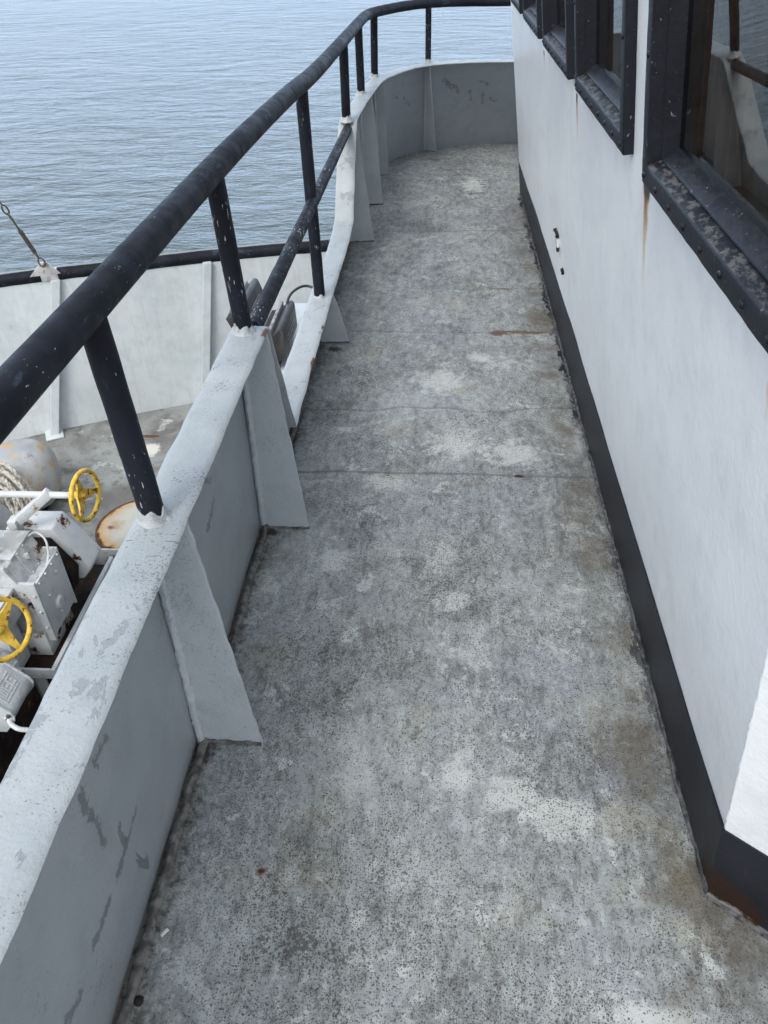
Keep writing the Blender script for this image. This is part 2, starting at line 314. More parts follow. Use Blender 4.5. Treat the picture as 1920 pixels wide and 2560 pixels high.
def skirt_material():
    m = Mat('black_skirting_paint', .48, .25)
    c = m.mix(m.ss(m.noise(4, 5, .6), .4, .65), (.008, .009, .014), (.014, .016, .024))
    c = m.mix(m.op('MULTIPLY', m.ss(m.noise(26, 5, .6, sc=(1, 1, .12)), .58, .70), .4), c, (.05, .052, .06))
    rz = m.op('ADD', m.z, m.op('MULTIPLY', m.op('SUBTRACT', m.noise(30, 5, .7), .5), .06))
    msk = m.op('MULTIPLY', m.spot(.79, .03, .07, .10, .3, 'y', 'z', 40), m.ss(m.y, .90, .86))
    c = m.mix(msk, c, (.022, .009, .006))
    c = m.mix(m.op('MULTIPLY', msk, m.ss(m.noise(60, 7, .75), .50, .62)), c, (.030, .011, .007))
    c = m.mix(m.op('MULTIPLY', m.op('MULTIPLY', msk, m.ss(m.z, .016, .006)), m.ss(m.noise(50, 6, .7), .42, .55)), c, (.20, .10, .04))
    lip = m.op('MULTIPLY', m.ss(rz, .022, .010), m.ss(m.noise(16, 6, .7, off=(5, 2, 2)), .46, .54))
    c = m.mix(m.op('MULTIPLY', lip, .8), c, (.27, .28, .28))
    m.color(c); m.bump(m.noise(45, 4, .6), .45, .002)
    return m.m
SKIRT = skirt_material()
def frame_material(wear=.8, name='black_window_frame_paint'):
    m = Mat(name, .50, .25)
    c = m.mix(m.ss(m.noise(6, 5, .6), .4, .65), (.007, .008, .013), (.013, .014, .021))
    up = m.nt.nodes.new('ShaderNodeSeparateXYZ'); m.L(m.geo.outputs['Normal'], up.inputs[0])
    worn = m.op('MULTIPLY', m.ss(m.noise(60, 7, .75, sc=(1, .5, 1)), .46, .58), m.ss(up.outputs[2], .55, .85))
    c = m.mix(m.op('MULTIPLY', worn, wear), c, (.12, .117, .112))
    ch = m.ss(m.noise(110, 4, .65, sc=(1, 1, .5)), .66, .70)
    c = m.mix(m.op('MULTIPLY', ch, .55), c, (.34, .33, .32))
    m.color(c); m.bump(m.noise(55, 5, .6), .7, .002)
    return m.m
FRAME = frame_material()
FRAME_IN = frame_material(.12, 'black_inner_frame_paint')
def glass_material():
    m = Mat('window_glass')
    n = m.nt
    fr = n.nodes.new('ShaderNodeFresnel'); fr.inputs['IOR'].default_value = 1.55
    tr = n.nodes.new('ShaderNodeBsdfTransparent'); tr.inputs[0].default_value = (.66, .66, .60, 1)
    gl = n.nodes.new('ShaderNodeBsdfGlossy'); gl.inputs['Roughness'].default_value = .012; gl.inputs[0].default_value = (.92, .95, .95, 1)
    mix = n.nodes.new('ShaderNodeMixShader')
    m.L(fr.outputs[0], mix.inputs[0]); m.L(tr.outputs[0], mix.inputs[1]); m.L(gl.outputs[0], mix.inputs[2]); m.L(mix.outputs[0], m.out.inputs[0])
    b = n.nodes.new('ShaderNodeBump'); b.inputs['Strength'].default_value = .05; b.inputs['Distance'].default_value = .004
    m.L(m.noise(3, 2, .5), b.inputs['Height']); m.L(b.outputs[0], gl.inputs['Normal'])
    n.nodes.remove(m.p)
    return m.m
GLASS = glass_material()
def simple(name, col, rough=.6, var=.25, nscale=8, bump=.3, rust=0.0, spec=.4, metal=0.0):
    m = Mat(name, rough, spec, metal)
    c = m.mix(m.ss(m.noise(nscale, 5, .6), .35, .65), col, tuple(v * (1 - var) for v in col))
    if rust:
        r = m.noise(24, 6, .7, off=(2, 2, 2)); c = m.mix(m.ss(r, .62 - rust * .1, .68 - rust * .1), c, (.16, .055, .015))
    m.color(c); m.bump(m.noise(70, 4, .6), bump, .0015)
    return m.m
CURTAIN = simple('brown_curtain_cloth', (.23, .135, .09), .9, .4, 20)
ROOM = simple('cabin_lining', (.12, .09, .068), .8)
LWHITE = steel('lower_white_paint', (.50, .545, .555), (.585, .62, .63), .5, patch=(.38, .37, .33), patch_lo=.67, patch_scale=5, psc=(1, 1, .5), streak=.25, bump=.4, dirt=((.42, .43, .40), .35)).m
EQUIP = steel('equipment_white_paint', (.55, .575, .585), (.64, .66, .665), .42, speck=.55, bump=.6, patch=(.30, .28, .25), patch_lo=.655, patch_scale=14, dirt=((.27, .26, .23), .75), rust=.75).m
EQRUST = steel('rusty_white_paint', (.58, .60, .61), (.66, .68, .68), .5, speck=.5, bump=.7, rust=1.35).m
WELL = Mat('rust_and_shade_steel', .85, .25)  # rust, with the pit's shade put into the near-black base
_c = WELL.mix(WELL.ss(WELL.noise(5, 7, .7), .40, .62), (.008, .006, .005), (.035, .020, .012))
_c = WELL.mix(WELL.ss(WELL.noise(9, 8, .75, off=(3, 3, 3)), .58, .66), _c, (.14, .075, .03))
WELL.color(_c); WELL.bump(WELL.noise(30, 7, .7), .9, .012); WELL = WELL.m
BLK_L = black('black_bulwark_pipe_paint', (.4, .4, 1), .2)
YEL = simple('yellow_wheel_paint', (.86, .56, .075), .48, .35, 26, .8, rust=.75)
GALV = simple('galvanised_rigging', (.20, .17, .13), .45, .5, 40, .6, metal=.6)
PADW = steel('pad_eye_paint', (.62, .63, .62), (.7, .7, .68), .5, patch=(.55, .38, .36), patch_lo=.56, patch_scale=14, rust=.9).m
ROPE = simple('rope_fibre', (.62, .58, .50), .95, .5, 60, 1.0)
LAMPB = simple('black_lamp_plastic', (.055, .052, .050), .42, .4, 10, .3)
LAMPG = simple('pale_lamp_trim', (.36, .34, .335), .5, .5, 30, .4)  # trim in a paler grey than the lamp housing
FLAKE = simple('white_paint_flake', (.72, .72, .70), .6)
GRIT = simple('black_grit', (.012, .011, .010), .8)
TWIG = simple('brown_twig', (.07, .035, .015), .8)
def lower_deck_material():
    m = Mat('lower_deck_paint', .7, .3)
    c = m.mix(m.ss(m.noise(1.6, 6, .65, .3), .36, .64), (.16, .155, .145), (.30, .31, .30))
    c = m.mix(m.ss(m.noise(4, 8, .7, .3, off=(3, 0, 0)), .56, .64), c, (.44, .46, .45))
    c = m.mix(m.op('MULTIPLY', m.ss(m.noise(5, 8, .72, off=(7, 4, 0)), .50, .64), .7), c, (.095, .085, .072))
    c = m.mix(m.op('MULTIPLY', m.ss(m.noise(60, 4, .6), .56, .66), .45), c, (.07, .065, .06))
    for (x, y, rx, ry, col) in ((-2.43, 5.40, .10, .13, (.66, .64, .58)), (-2.50, 5.62, .12, .03, (.10, .04, .02)), (-2.9, 4.72, .13, .1, (.12, .06, .03)),
                                (-2.25, 4.45, .32, .06, (.20, .14, .08)), (-2.35, 5.0, .06, .10, (.16, .07, .04))):
        c = m.mix(m.op('MULTIPLY', m.spot(x, y, rx, ry, .4, nscale=22), .9), c, col)
    m.color(c); m.bump(m.noise(40, 5, .6), .5, .003); return m.m
LDECK = lower_deck_material()
def drum_material():
    m = Mat('worn_drum_paint', .45, .45)
    c = m.mix(m.ss(m.noise(4, 5, .6), .4, .62), (.34, .36, .38), (.50, .51, .50))
    c = m.mix(m.op('MULTIPLY', m.ss(m.noise(6.5, 7, .7, off=(1, 1, 1)), .50, .62), .85), c, (.55, .33, .12))
    c = m.mix(m.op('MULTIPLY', m.ss(m.noise(9, 6, .7, off=(4, 1, 1)), .58, .68), .6), c, (.16, .17, .17))
    m.color(c); m.bump(m.noise(40, 4, .6), .3, .002); return m.m
DRUMM = drum_material()
def hatch_material():
    m = Mat('rusty_hatch_paint', .45, .45)
    c = m.mix(m.ss(m.noise(6, 5, .6), .4, .62), (.50, .49, .43), (.44, .43, .38))
    dx = m.op('SUBTRACT', m.x, HX); dy = m.op('SUBTRACT', m.y, HY)
    r = m.op('SQRT', m.op('ADD', m.op('MULTIPLY', dx, dx), m.op('MULTIPLY', dy, dy)))
    r = m.op('ADD', r, m.op('MULTIPLY', m.op('SUBTRACT', m.noise(11, 6, .7), .5), .16))
    c = m.mix(m.op('MULTIPLY', m.ss(r, HR * .60, HR * .92), .9), c, (.52, .30, .10))
    c = m.mix(m.ss(r, HR * .84, HR * .94), c, (.07, .025, .010))
    c = m.mix(m.ss(m.noise(9, 6, .7, off=(5, 1, 1)), .60, .66), c, (.26, .12, .04))
    c = m.mix(m.spot(HX - .22, HY - .05, .035, .03, .6, nscale=30, edge=.3), c, (.03, .012, .008))
    c = m.mix(m.op('MULTIPLY', m.spot(HX - .19, HY - .03, .09, .09, .7, nscale=18, edge=.1), .6), c, (.40, .22, .08))
    m.color(c); m.bump(m.noise(50, 5, .6), .5, .002); return m.m
HX, HY, HR = -2.17, 4.37, .345
HATCH = hatch_material()
def water_material():
    m = Mat('sea_water', .09, .5)
    m.p.inputs['IOR'].default_value = 1.333
    c = m.mix(m.ss(m.noise(.05, 4, .6), .35, .65), (.050, .065, .055), (.070, .083, .070))
    m.color(c)
    m.rough(m.ss(m.y, 4, 60, .10, .20))
    a = m.noise(3.6, 4, .62, .4, sc=(.6, 1.3, 1)); b_ = m.noise(11, 3, .6, .3, sc=(.6, 1.3, 1), off=(4, 4, 0)); cc = m.op('ADD', m.noise(.8, 3, .5, .2, sc=(.7, 1.2, 1), off=(1, 2, 0)), m.op('MULTIPLY', m.noise(.22, 3, .6, .5, off=(7, 2, 0)), 1.5))
    h = m.op('ADD', m.op('MULTIPLY', cc, 2.4), m.op('ADD', m.op('MULTIPLY', a, 1.0), m.op('MULTIPLY', b_, .33)))
    m.bump(h, .8, .12)
    return m.m
WATER = water_material()

SEAL = simple('foot_sealant', (.17, .165, .155), .8, .65, 45, .9)
# ------------------------------------------------------------------ mesh kit
def BM(): return bmesh.new()
def worldloc(o):
    v = Vector((0, 0, 0))
    while o is not None: v += o.location; o = o.parent
    return v
def obj(name, bm, mat, parent=None, smooth=True, label=None, cat=None, group=None, kind=None, loc=None, angle=40):
    """link ONE mesh object; vertices are given in world coordinates"""
    me = bpy.data.meshes.new(name); o = bpy.data.objects.new(name, me); COL.objects.link(o)
    bmesh.ops.remove_doubles(bm, verts=bm.verts, dist=1e-6)
    bmesh.ops.recalc_face_normals(bm, faces=bm.faces)
    if parent is not None:
        base = worldloc(parent); o.parent = parent
    else: base = Vector(loc) if loc else Vector((0, 0, 0)); o.location = base
    if smooth:
        for f in bm.faces: f.smooth = True
        ca = math.radians(angle)
        for e in bm.edges:
            if len(e.link_faces) == 2 and e.calc_face_angle(0) > ca: e.smooth = False
    bmesh.ops.translate(bm, verts=bm.verts, vec=-base)
    bm.to_mesh(me); bm.free(); me.materials.append(mat)
    tag(o, label, cat, group, kind); return o
def tag(o, label=None, cat=None, group=None, kind=None):
    if label: o['label'] = label
    if cat: o['category'] = cat
    if group: o['group'] = group
    if kind: o['kind'] = kind
def thing(name, loc, label, cat, group=None):
    o = bpy.data.objects.new(name, None); COL.objects.link(o); o.location = loc; o.empty_display_size = .1
    tag(o, label, cat, group); return o
def box(bm, lo, hi, bev=0.0, rot=None, piv=None, seg=2):
    vs = [bm.verts.new((x, y, z)) for z in (lo[2], hi[2]) for y in (lo[1], hi[1]) for x in (lo[0], hi[0])]
    fs = [bm.faces.new([vs[i] for i in q]) for q in ((0, 2, 3, 1), (4, 5, 7, 6), (0, 1, 5, 4), (2, 6, 7, 3), (0, 4, 6, 2), (1, 3, 7, 5))]
    if bev:
        es = list({e for f in fs for e in f.edges})
        r = bmesh.ops.bevel(bm, geom=es, offset=bev, segments=seg, affect='EDGES', profile=.5)
        vs = list({v for f in r['faces'] for v in f.verts} | {v for v in vs if v.is_valid})
    if rot is not None:
        p = Vector(piv) if piv else (Vector(lo) + Vector(hi)) / 2
        for v in vs: v.co = p + rot @ (v.co - p)
    return vs
def frames(pts, closed=False):
    pts = [Vector(p) for p in pts]; n = len(pts); T = []
    for i in range(n):
        if closed: t = pts[(i + 1) % n] - pts[i - 1]
        else: t = pts[min(i + 1, n - 1)] - pts[max(i - 1, 0)]
        T.append(t.normalized())
    u = T[0].orthogonal().normalized(); out = []
    for i in range(n):
        u = (u - T[i] * u.dot(T[i])).normalized(); out.append((pts[i], u, T[i].cross(u)))
    return out
def tube(bm, pts, r, seg=16, closed=False, wob=0.0, cap=True):
    fr = frames(pts, closed); rings = []
    for i, (p, u, v) in enumerate(fr):
        rr = r(i / max(1, len(fr) - 1)) if callable(r) else r
        ring = []
        for k in range(seg):
            a = 2 * math.pi * k / seg; d = u * math.cos(a) + v * math.sin(a)
            q = p + d * rr
            if wob: q += d * wob * noise.noise(q * 14)
            ring.append(bm.verts.new(q))
        rings.append(ring)
    m = len(rings)
    for i in range(m if closed else m - 1):
        a, b = rings[i], rings[(i + 1) % m]
        for k in range(seg): bm.faces.new((a[k], a[(k + 1) % seg], b[(k + 1) % seg], b[k]))
    if cap and not closed: bm.faces.new(rings[0][::-1]); bm.faces.new(rings[-1])
def lathe(bm, prof, org, axis, seg=32):
    """prof = [(distance along the axis, radius)]"""
    ax = Vector(axis).normalized(); u = ax.orthogonal().normalized(); v = ax.cross(u); org = Vector(org); rings = []
    for (t, r) in prof:
        if r < 1e-5: rings.append([bm.verts.new(org + ax * t)])
        else: rings.append([bm.verts.new(org + ax * t + (u * math.cos(2 * math.pi * k / seg) + v * math.sin(2 * math.pi * k / seg)) * r) for k in range(seg)])
    for a, b in zip(rings, rings[1:]):
        for k in range(seg):
            k2 = (k + 1) % seg
            if len(a) == 1 and len(b) == 1: break
            if len(a) == 1: bm.faces.new((a[0], b[k], b[k2]))
            elif len(b) == 1: bm.faces.new((a[k], a[k2], b[0]))
            else: bm.faces.new((a[k], a[k2], b[k2], b[k]))
def prism(bm, poly, thick, bev=0.0):
    poly = [Vector(p) for p in poly]; t = Vector(thick)
    a = [bm.verts.new(p) for p in poly]; b = [bm.verts.new(p + t) for p in poly]; n = len(a)
    fs = [bm.faces.new(a[::-1]), bm.faces.new(b)] + [bm.faces.new((a[i], a[(i + 1) % n], b[(i + 1) % n], b[i])) for i in range(n)]
    if bev: bmesh.ops.bevel(bm, geom=list({e for f in fs for e in f.edges}), offset=bev, segments=2, affect='EDGES', profile=.5)
def grid(bm, rows, closed=False):
    V = [[bm.verts.new(p) for p in r] for r in rows]
    for a, b in zip(V, V[1:]):
        m = len(a)
        for k in range(m if closed else m - 1): bm.faces.new((a[k], a[(k + 1) % m], b[(k + 1) % m], b[k]))
    return V
def rough_up(bm, amp, sc, off=0.0):
    for v in bm.verts:
        p = v.co * sc + Vector((off, off, off)); v.co += amp * Vector((noise.noise(p), noise.noise(p + Vector((31, 7, 3))), noise.noise(p + Vector((5, 19, 44)))))
def catmull(P, n):
    P = [Vector(p) for p in P]; P = [2 * P[0] - P[1]] + P + [2 * P[-1] - P[-2]]; out = []
    for i in range(1, len(P) - 2):
        for k in range(n):
            t = k / n; a, b, c, d = P[i - 1:i + 3]
            out.append(.5 * (2 * b + (c - a) * t + (2 * a - 5 * b + 4 * c - d) * t * t + (3 * b - a - 3 * c + d) * t ** 3))
    out.append(P[-2]); return out

# ------------------------------------------------------------------ bulwark stations: (base xy, outer top xy, inner top xy, cap z)
BZ = .70; LZ = .245
ST = []
y = -1.6
def cap_z(y):
    if y <= 1.98: return BZ
    if y <= 2.20: return BZ + (LZ - BZ) * (y - 1.98) / .22
    if y <= 3.95: return LZ + .012 * math.sin((y - 2.2) * 2)
    if y <= 4.28:
        t = (y - 3.95) / .33; return LZ + .028 * t * t
    if y <= 4.60:
        t = (y - 4.28) / .32; return LZ + .028 + t * .362
    if y <= 4.72:
        t = (y - 4.60) / .12; return LZ + .39 + (BZ - LZ - .39) * math.sin(t * math.pi / 2)
    return BZ
key = [(( -.575, -1.6), (-.566, -1.6), (-.467, -1.6)), ((-.575, 4.2), (-.564, 4.2), (-.467, 4.2)), ((-.568, 4.75), (-.555, 4.75), (-.461, 4.75)),
       ((-.545, 5.35), (-.530, 5.30), (-.440, 5.28)), ((-.51, 6.02), (-.498, 5.80), (-.408, 5.78)), ((-.455, 6.52), (-.455, 6.08), (-.372, 6.02)),
       ((-.33, 6.84), (-.33, 6.38), (-.265, 6.30)), ((-.136, 7.03), (-.14, 6.62), (-.10, 6.535)), ((.2, 7.21), (.16, 6.745), (.17, 6.655)),
       ((.66, 7.28), (.55, 6.765), (.55, 6.67)), ((1.8, 7.28), (1.8, 6.74), (1.8, 6.65))]
def lerp(a, b, t): return a + (b - a) * t
# straight run, dense, then a smoothed curve
yy = -1.6
while yy < 4.2 - 1e-6:
    ST.append((Vector((-.575, yy)), Vector((lerp(-.566, -.564, (yy + 1.6) / 5.8), yy)), Vector((-.467, yy)), cap_z(yy))); yy += .02
ca = catmull([(k[0][0], k[0][1], 0) for k in key[1:]], 26); cb = catmull([(k[1][0], k[1][1], 0) for k in key[1:]], 26); cc_ = catmull([(k[2][0], k[2][1], 0) for k in key[1:]], 26)
for a, b, c in zip(ca, cb, cc_): ST.append((a.xy, b.xy, c.xy, cap_z(b.y) if b.x < -.45 and b.y < 4.9 else BZ))

TCAP = .011
def cap_mesh():
    bm = BM(); rows = []
    NW = 8
    for i, (b, o, n_, z) in enumerate(ST):
        j = lambda s: .0034 * noise.noise(Vector((o.x * 9 + s * 3, o.y * 11, s * 7.7))) + .0010 * noise.noise(Vector((o.x * 40, o.y * 45, s * 9.1)))
        d = (n_ - o).normalized(); W = (n_ - o).length; row = []
        zz = z + .002 * noise.noise(Vector((0, o.y * 3, 4)))
        pts = [(-.0005, -TCAP), (-.0035, -TCAP * .5), (0, -.0015)] + [(W * k / NW, 0) for k in range(1, NW)] + [(W - .001, -.0012), (W + .003, -TCAP * .5), (W, -TCAP)]
        for q, (t, h) in enumerate(pts):
            e = j(1) if t < W * .3 else j(2) if t > W * .7 else 0
            p = o + d * (t + e); row.append((p.x, p.y, zz + h + .0012 * noise.noise(Vector((p.x * 30, p.y * 22, 1)))))
        rows.append(row)
    grid(bm, rows, closed=True)
    return bm
def plate_mesh():
    bm = BM(); rows = []
    for (b, o, n_, z) in ST:
        d = (n_ - o).normalized(); top = o + d * .006; top_in = o + d * .014; bi = b + d * .008; zt = z - TCAP + .001
        row = [(b.x, b.y, -.02), (top.x, top.y, zt)]
        rin = []
        for k in range(13):
            t = k / 12; p = top_in.lerp(bi, t); zz = lerp(zt, -.004, t)
            bulge = .007 * noise.noise(Vector((p.x * 2, p.y * 2.6, zz * 3.2))) + .0015 * noise.noise(Vector((p.x * 9, p.y * 9, zz * 9)))
            rin.append((p.x + bulge * d.x, p.y + bulge * d.y, zz))
        rows.append(row + rin)
    grid(bm, rows, closed=True); return bm
bul = thing('bulwark', (-.57, 1.0, 0), 'grey steel bulwark with flat cap and triangular brackets along the outboard side of the walkway', 'bulwark')
obj('plate', plate_mesh(), GREY, bul)
obj('cap_rail', cap_mesh(), CAPM, bul, angle=55)
def bracket(p_base, p_toe, p_top_in, p_top_out, ztop, th=.010, weld=True):
    """thin triangular plate standing athwart the walkway"""
    A, B, C, D = Vector((*p_base, 0.0)), Vector((*p_toe, 0.0)), Vector((*p_top_in, ztop)), Vector((*p_top_out, ztop))
    nrm = (B - A).cross(D - A).normalized(); bm = BM(); rows = []
    N = 60
    for side in (0, 1):
        rr = []
        for i in range(N + 1):
            t = i / N; a = A.lerp(D, t); b = B.lerp(C, t); row = []
            for k in range(7):
                p = a.lerp(b, k / 6) + nrm * (th * (side - .5)); p += nrm * (.005 * noise.noise(p * 5) + .0012 * noise.noise(p * 28))
                if k == 6: p += (b - a).normalized() * (.0028 * noise.noise(p * 24) + .0012 * noise.noise(p * 70))
                row.append(tuple(p))
            rr.append(row)
        rows.append(rr)
    for i in range(N + 1): pass
    full = [rows[0][i] + rows[1][i][::-1] for i in range(N + 1)]
    V = grid(bm, full, closed=True)
    bm.faces.new(V[0]); bm.faces.new(V[-1][::-1])
    o = obj('bracket', bm, WEBG, bul, angle=50)
    if weld:
        wb = BM(); pts = []
        for i in range(60):
            t = i / 59; p = A.lerp(D, t) + (B - A).normalized() * .012 - nrm * (th * .5) * (1 if nrm.y > 0 else -1)
            pts.append(p)
        tube(wb, pts, lambda t: .0100 + .0035 * noise.noise(Vector((t * 46, 3, A.y))), 10)
        rough_up(wb, .0034, 70)
        obj('weld_bead', wb, WEBG, o)
    if weld:
        wb = BM(); pts = [A.lerp(B, i / 24) + Vector((0, 0, .003)) - nrm * (th * .5) * (1 if nrm.y > 0 else -1) for i in range(25)]
        tube(wb, pts, lambda t: .0055 + .003 * noise.noise(Vector((t * 20, 8, A.y))), 8); rough_up(wb, .004, 45)
        obj('weld_bead', wb, SEAL, o)
    return o
bracket((-.567, 1.118), (-.405, 1.118), (-.466, 1.118), (-.555, 1.118), BZ - TCAP)
bracket((-.567, 1.955), (-.405, 1.955), (-.466, 1.955), (-.555, 1.955), BZ - TCAP)
bracket((-.567, 3.34), (-.405, 3.34), (-.466, 3.34), (-.555, 3.34), LZ - TCAP)
bracket((-.560, 4.74), (-.392, 4.76), (-.462, 4.71), (-.55, 4.71), BZ - TCAP)
bracket((-.532, 5.50), (-.384, 5.52), (-.43, 5.42), (-.52, 5.42), BZ - TCAP)
bracket((-.480, 6.26), (-.386, 6.29), (-.392, 5.90), (-.47, 5.92), BZ - TCAP)
bracket((-.14, 7.04), (-.03, 6.99), (-.085, 6.55), (-.125, 6.62), BZ - TCAP)
bm = BM(); tube(bm, [(-.548 + .0, ST[k][0].y, .004) for k in range(len(ST)) if ST[k][0].y < 4.2 and ST[k][0].x < -.5], lambda t: .011, 8); rough_up(bm, .007, 22)
obj('foot_weld', bm, SEAL, bul)

# ------------------------------------------------------------------ handrail
hr = thing('handrail', (-.53, 1.1, .70), 'black chipped steel pipe handrail standing on the bulwark cap', 'handrail')
rail = catmull([(-.565, -1.2, 1.12), (-.552, .3, 1.118), (-.550, 1.0, 1.118), (-.544, 2.05, 1.118), (-.533, 2.9, 1.105), (-.521, 3.6, 1.086), (-.511, 4.6, 1.08), (-.502, 5.3, 1.08)], 18)
rail += catmull([(-.502, 5.3, 1.08), (-.492, 5.75, 1.08), (-.465, 5.95, 1.08), (-.39, 6.16, 1.08), (-.25, 6.42, 1.08), (-.1, 6.60, 1.078), (.15, 6.70, 1.075), (.55, 6.72, 1.07), (1.8, 6.69, 1.07)], 12)[1:]
bm = BM(); tube(bm, rail, .0305, 28, wob=.0004); obj('top_rail', bm, BLK_Y, hr, angle=60)
bm = BM(); tube(bm, [Vector((-.520 + .010 * t, lerp(2.02, 4.63, t), .672 - .012 * t)) for t in [i / 60 for i in range(61)]], .0245, 20, wob=.001); mid = obj('mid_rail', bm, BLK_M, hr)
def post(xb, yb, zb, xt, yt, zt, r=.0245):
    bm = BM(); tube(bm, [Vector((lerp(xb, xt, i / 24), lerp(yb, yt, i / 24), lerp(zb, zt, i / 24))) for i in range(25)], r, 20, wob=.0009)
    o = obj('post', bm, BLK_Z, hr)
    bm = BM(); lathe(bm, [(-.004, r + .014), (.001, r + .009), (.006, r + .0045), (.012, r + .002), (.020, r + .0012), (.024, r - .002)], (xb, yb, zb), (xt - xb, yt - yb, zt - zb), 40)
    for v in bm.verts:
        if v.co.z > zb + .005: v.co.z += .018 * noise.noise(Vector((v.co.x * 60, v.co.y * 60, 1)))
    rough_up(bm, .004, 60, yb); obj('weld_collar', bm, COLLAR, o)
post(-.530, 1.12, .70, -.549, 1.125, 1.115)
post(-.527, 1.945, .70, -.543, 1.935, 1.115)
post(-.520, 3.27, LZ, -.527, 3.25, 1.09)
post(-.517, 4.66, .70, -.511, 4.62, 1.07)
post(-.500, 5.42, .70, -.500, 5.38, 1.07)
post(-.462, 6.06, .70, -.450, 5.99, 1.07)
post(-.10, 6.65, .70, -.10, 6.60, 1.065, .022)

# ------------------------------------------------------------------ walkway deck
bm = BM(); rows = []
def left_edge(y):
    for p, q in zip(ST, ST[1:]):
        if p[0].y <= y <= q[0].y: return lerp(p[0].x, q[0].x, (y - p[0].y) / max(1e-6, q[0].y - p[0].y)) + .004
    return 1.8
yy = -1.55
while yy < 7.27:
    l = left_edge(yy); rows.append([(lerp(l, 2.2, (k / 60) ** 1.2), yy, 0) for k in range(61)]); yy += .04
V = grid(bm, rows)
for v in bm.verts:
    v.co.z += .0025 * noise.noise(Vector((v.co.x * 2.2, v.co.y * 2.0, 0)))
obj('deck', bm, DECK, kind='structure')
# upper deck edge and the deckhouse side below it, down to the well
bm = BM(); rows = []
for (b, o, n_, z) in ST[::6]: rows.append([(b.x - .001, b.y, -.02), (b.x - .001, b.y, -3.9)])
grid(bm, rows); obj('hull', bm, GREY, kind='structure')

# ------------------------------------------------------------------ deckhouse
UPV = Vector((-.14, 0, 1)).normalized(); NRM = Vector((-1, 0, -.14)).normalized()
def Wp(y, z, n=0.0):
    return Vector((.583 - .14 * z, y, z)) + NRM * n
def corner(z): return Vector((.583 - .14 * z, .800 - .050 * z, z))
PD = Vector((.79, -.61, 0)).normalized(); PN = Vector((-.61, -.79, 0)).normalized()
WINS = [(.845, 1.61), (1.815, 2.585), (2.762, 3.53), (3.725, 4.47), (4.70, 5.36)]
WZ0, WZ1 = 1.176, 2.02
house = thing('deckhouse', (1.4, 3.2, 0), 'white painted steel deckhouse with row of black framed windows leaning over the walkway', 'deckhouse')
ysr = sorted(set([round(v, 4) for w_ in WINS for v in (w_[0] + .03, w_[1] - .03)]))
def subdiv(vals, step):
    out = []
    for a, b in zip(vals, vals[1:]):
        n = max(1, round((b - a) / step)); out += [a + (b - a) * i / n for i in range(n)]
    return out + [vals[-1]]
YS = subdiv([0.0] + ysr + [5.77], .06); ZS = subdiv([0, WZ0 + .03, WZ1 - .03, 2.7], .06)
bm = BM(); VV = {}
def vert(i, j):
    if (i, j) not in VV:
        yv, z = YS[i], ZS[j]
        if i == 0: p = corner(z)
        else:
            p = Wp(max(yv, .8 - .05 * z + .0005 + .001 * i) if yv < .80 else yv, z)
        edge = min(1, max(0, (p.y - .85) / .2)) * min(1, max(0, (5.7 - p.y) / .2))
        p = p + NRM * edge * (.0035 * noise.noise(Vector((p.y * 2.2, p.z * 2.2, 3))) + .0008 * noise.noise(Vector((p.y * 11, p.z * 9, 5))))
        VV[(i, j)] = bm.verts.new(p)
    return VV[(i, j)]
YS = [y for y in YS if y == 0.0 or y > .82]
for i in range(len(YS) - 1):
    for j in range(len(ZS) - 1):
        ym, zm = (YS[i] + YS[i + 1]) / 2, (ZS[j] + ZS[j + 1]) / 2
        if WZ0 + .03 < zm < WZ1 - .03 and any(a + .03 < ym < b - .03 for a, b in WINS) and i > 0: continue
        bm.faces.new((vert(i, j), vert(i + 1, j), vert(i + 1, j + 1), vert(i, j + 1)))
# forward face of the house
fr_ = []
for j, z in enumerate(ZS): fr_.append([tuple(Wp(5.77, z)), (2.6, 5.77, z)])
grid(bm, fr_)
obj('side_wall', bm, WALL, house)
bm = BM(); rows = []
for z in ZS: 
    c0 = corner(z); rows.append([tuple(c0 + PD * t + PN * (.0015 + .001 * noise.noise(Vector((t * 5, z * 5, 0))))) for t in [i * .05 for i in range(32)]])
grid(bm, rows); obj('aft_wall', bm, WALL, house)
# weld bead down the corner
bm = BM(); tube(bm, [corner(.27 + z * .012) + Vector((.003, .0015, 0)) for z in range(0, 170)], .0045, 8); rough_up(bm, .0018, 70); obj('corner_weld', bm, WALL, house)
# stubs of a cut-off bracket, chipped and rusting
def stub(y0, y1, z0, z1, h, mat):
    bm = BM(); box(bm, (0, y0, z0), (h, y1, z1), .003, seg=2)
    for v in bm.verts: v.co = Wp(v.co.y, v.co.z, v.co.x - .004)
    bmesh.ops.subdivide_edges(bm, edges=bm.edges[:], cuts=3, use_grid_fill=True); rough_up(bm, .006, 55, y0); obj('bracket_stub', bm, mat, house)
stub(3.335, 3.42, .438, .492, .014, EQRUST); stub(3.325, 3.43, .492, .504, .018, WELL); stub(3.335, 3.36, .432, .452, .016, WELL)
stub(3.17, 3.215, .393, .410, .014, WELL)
# roof slab: small overhang
bm = BM(); box(bm, (.12, .55, 2.70), (2.7, 6.0, 2.76), .01); obj('roof', bm, WALL, house)
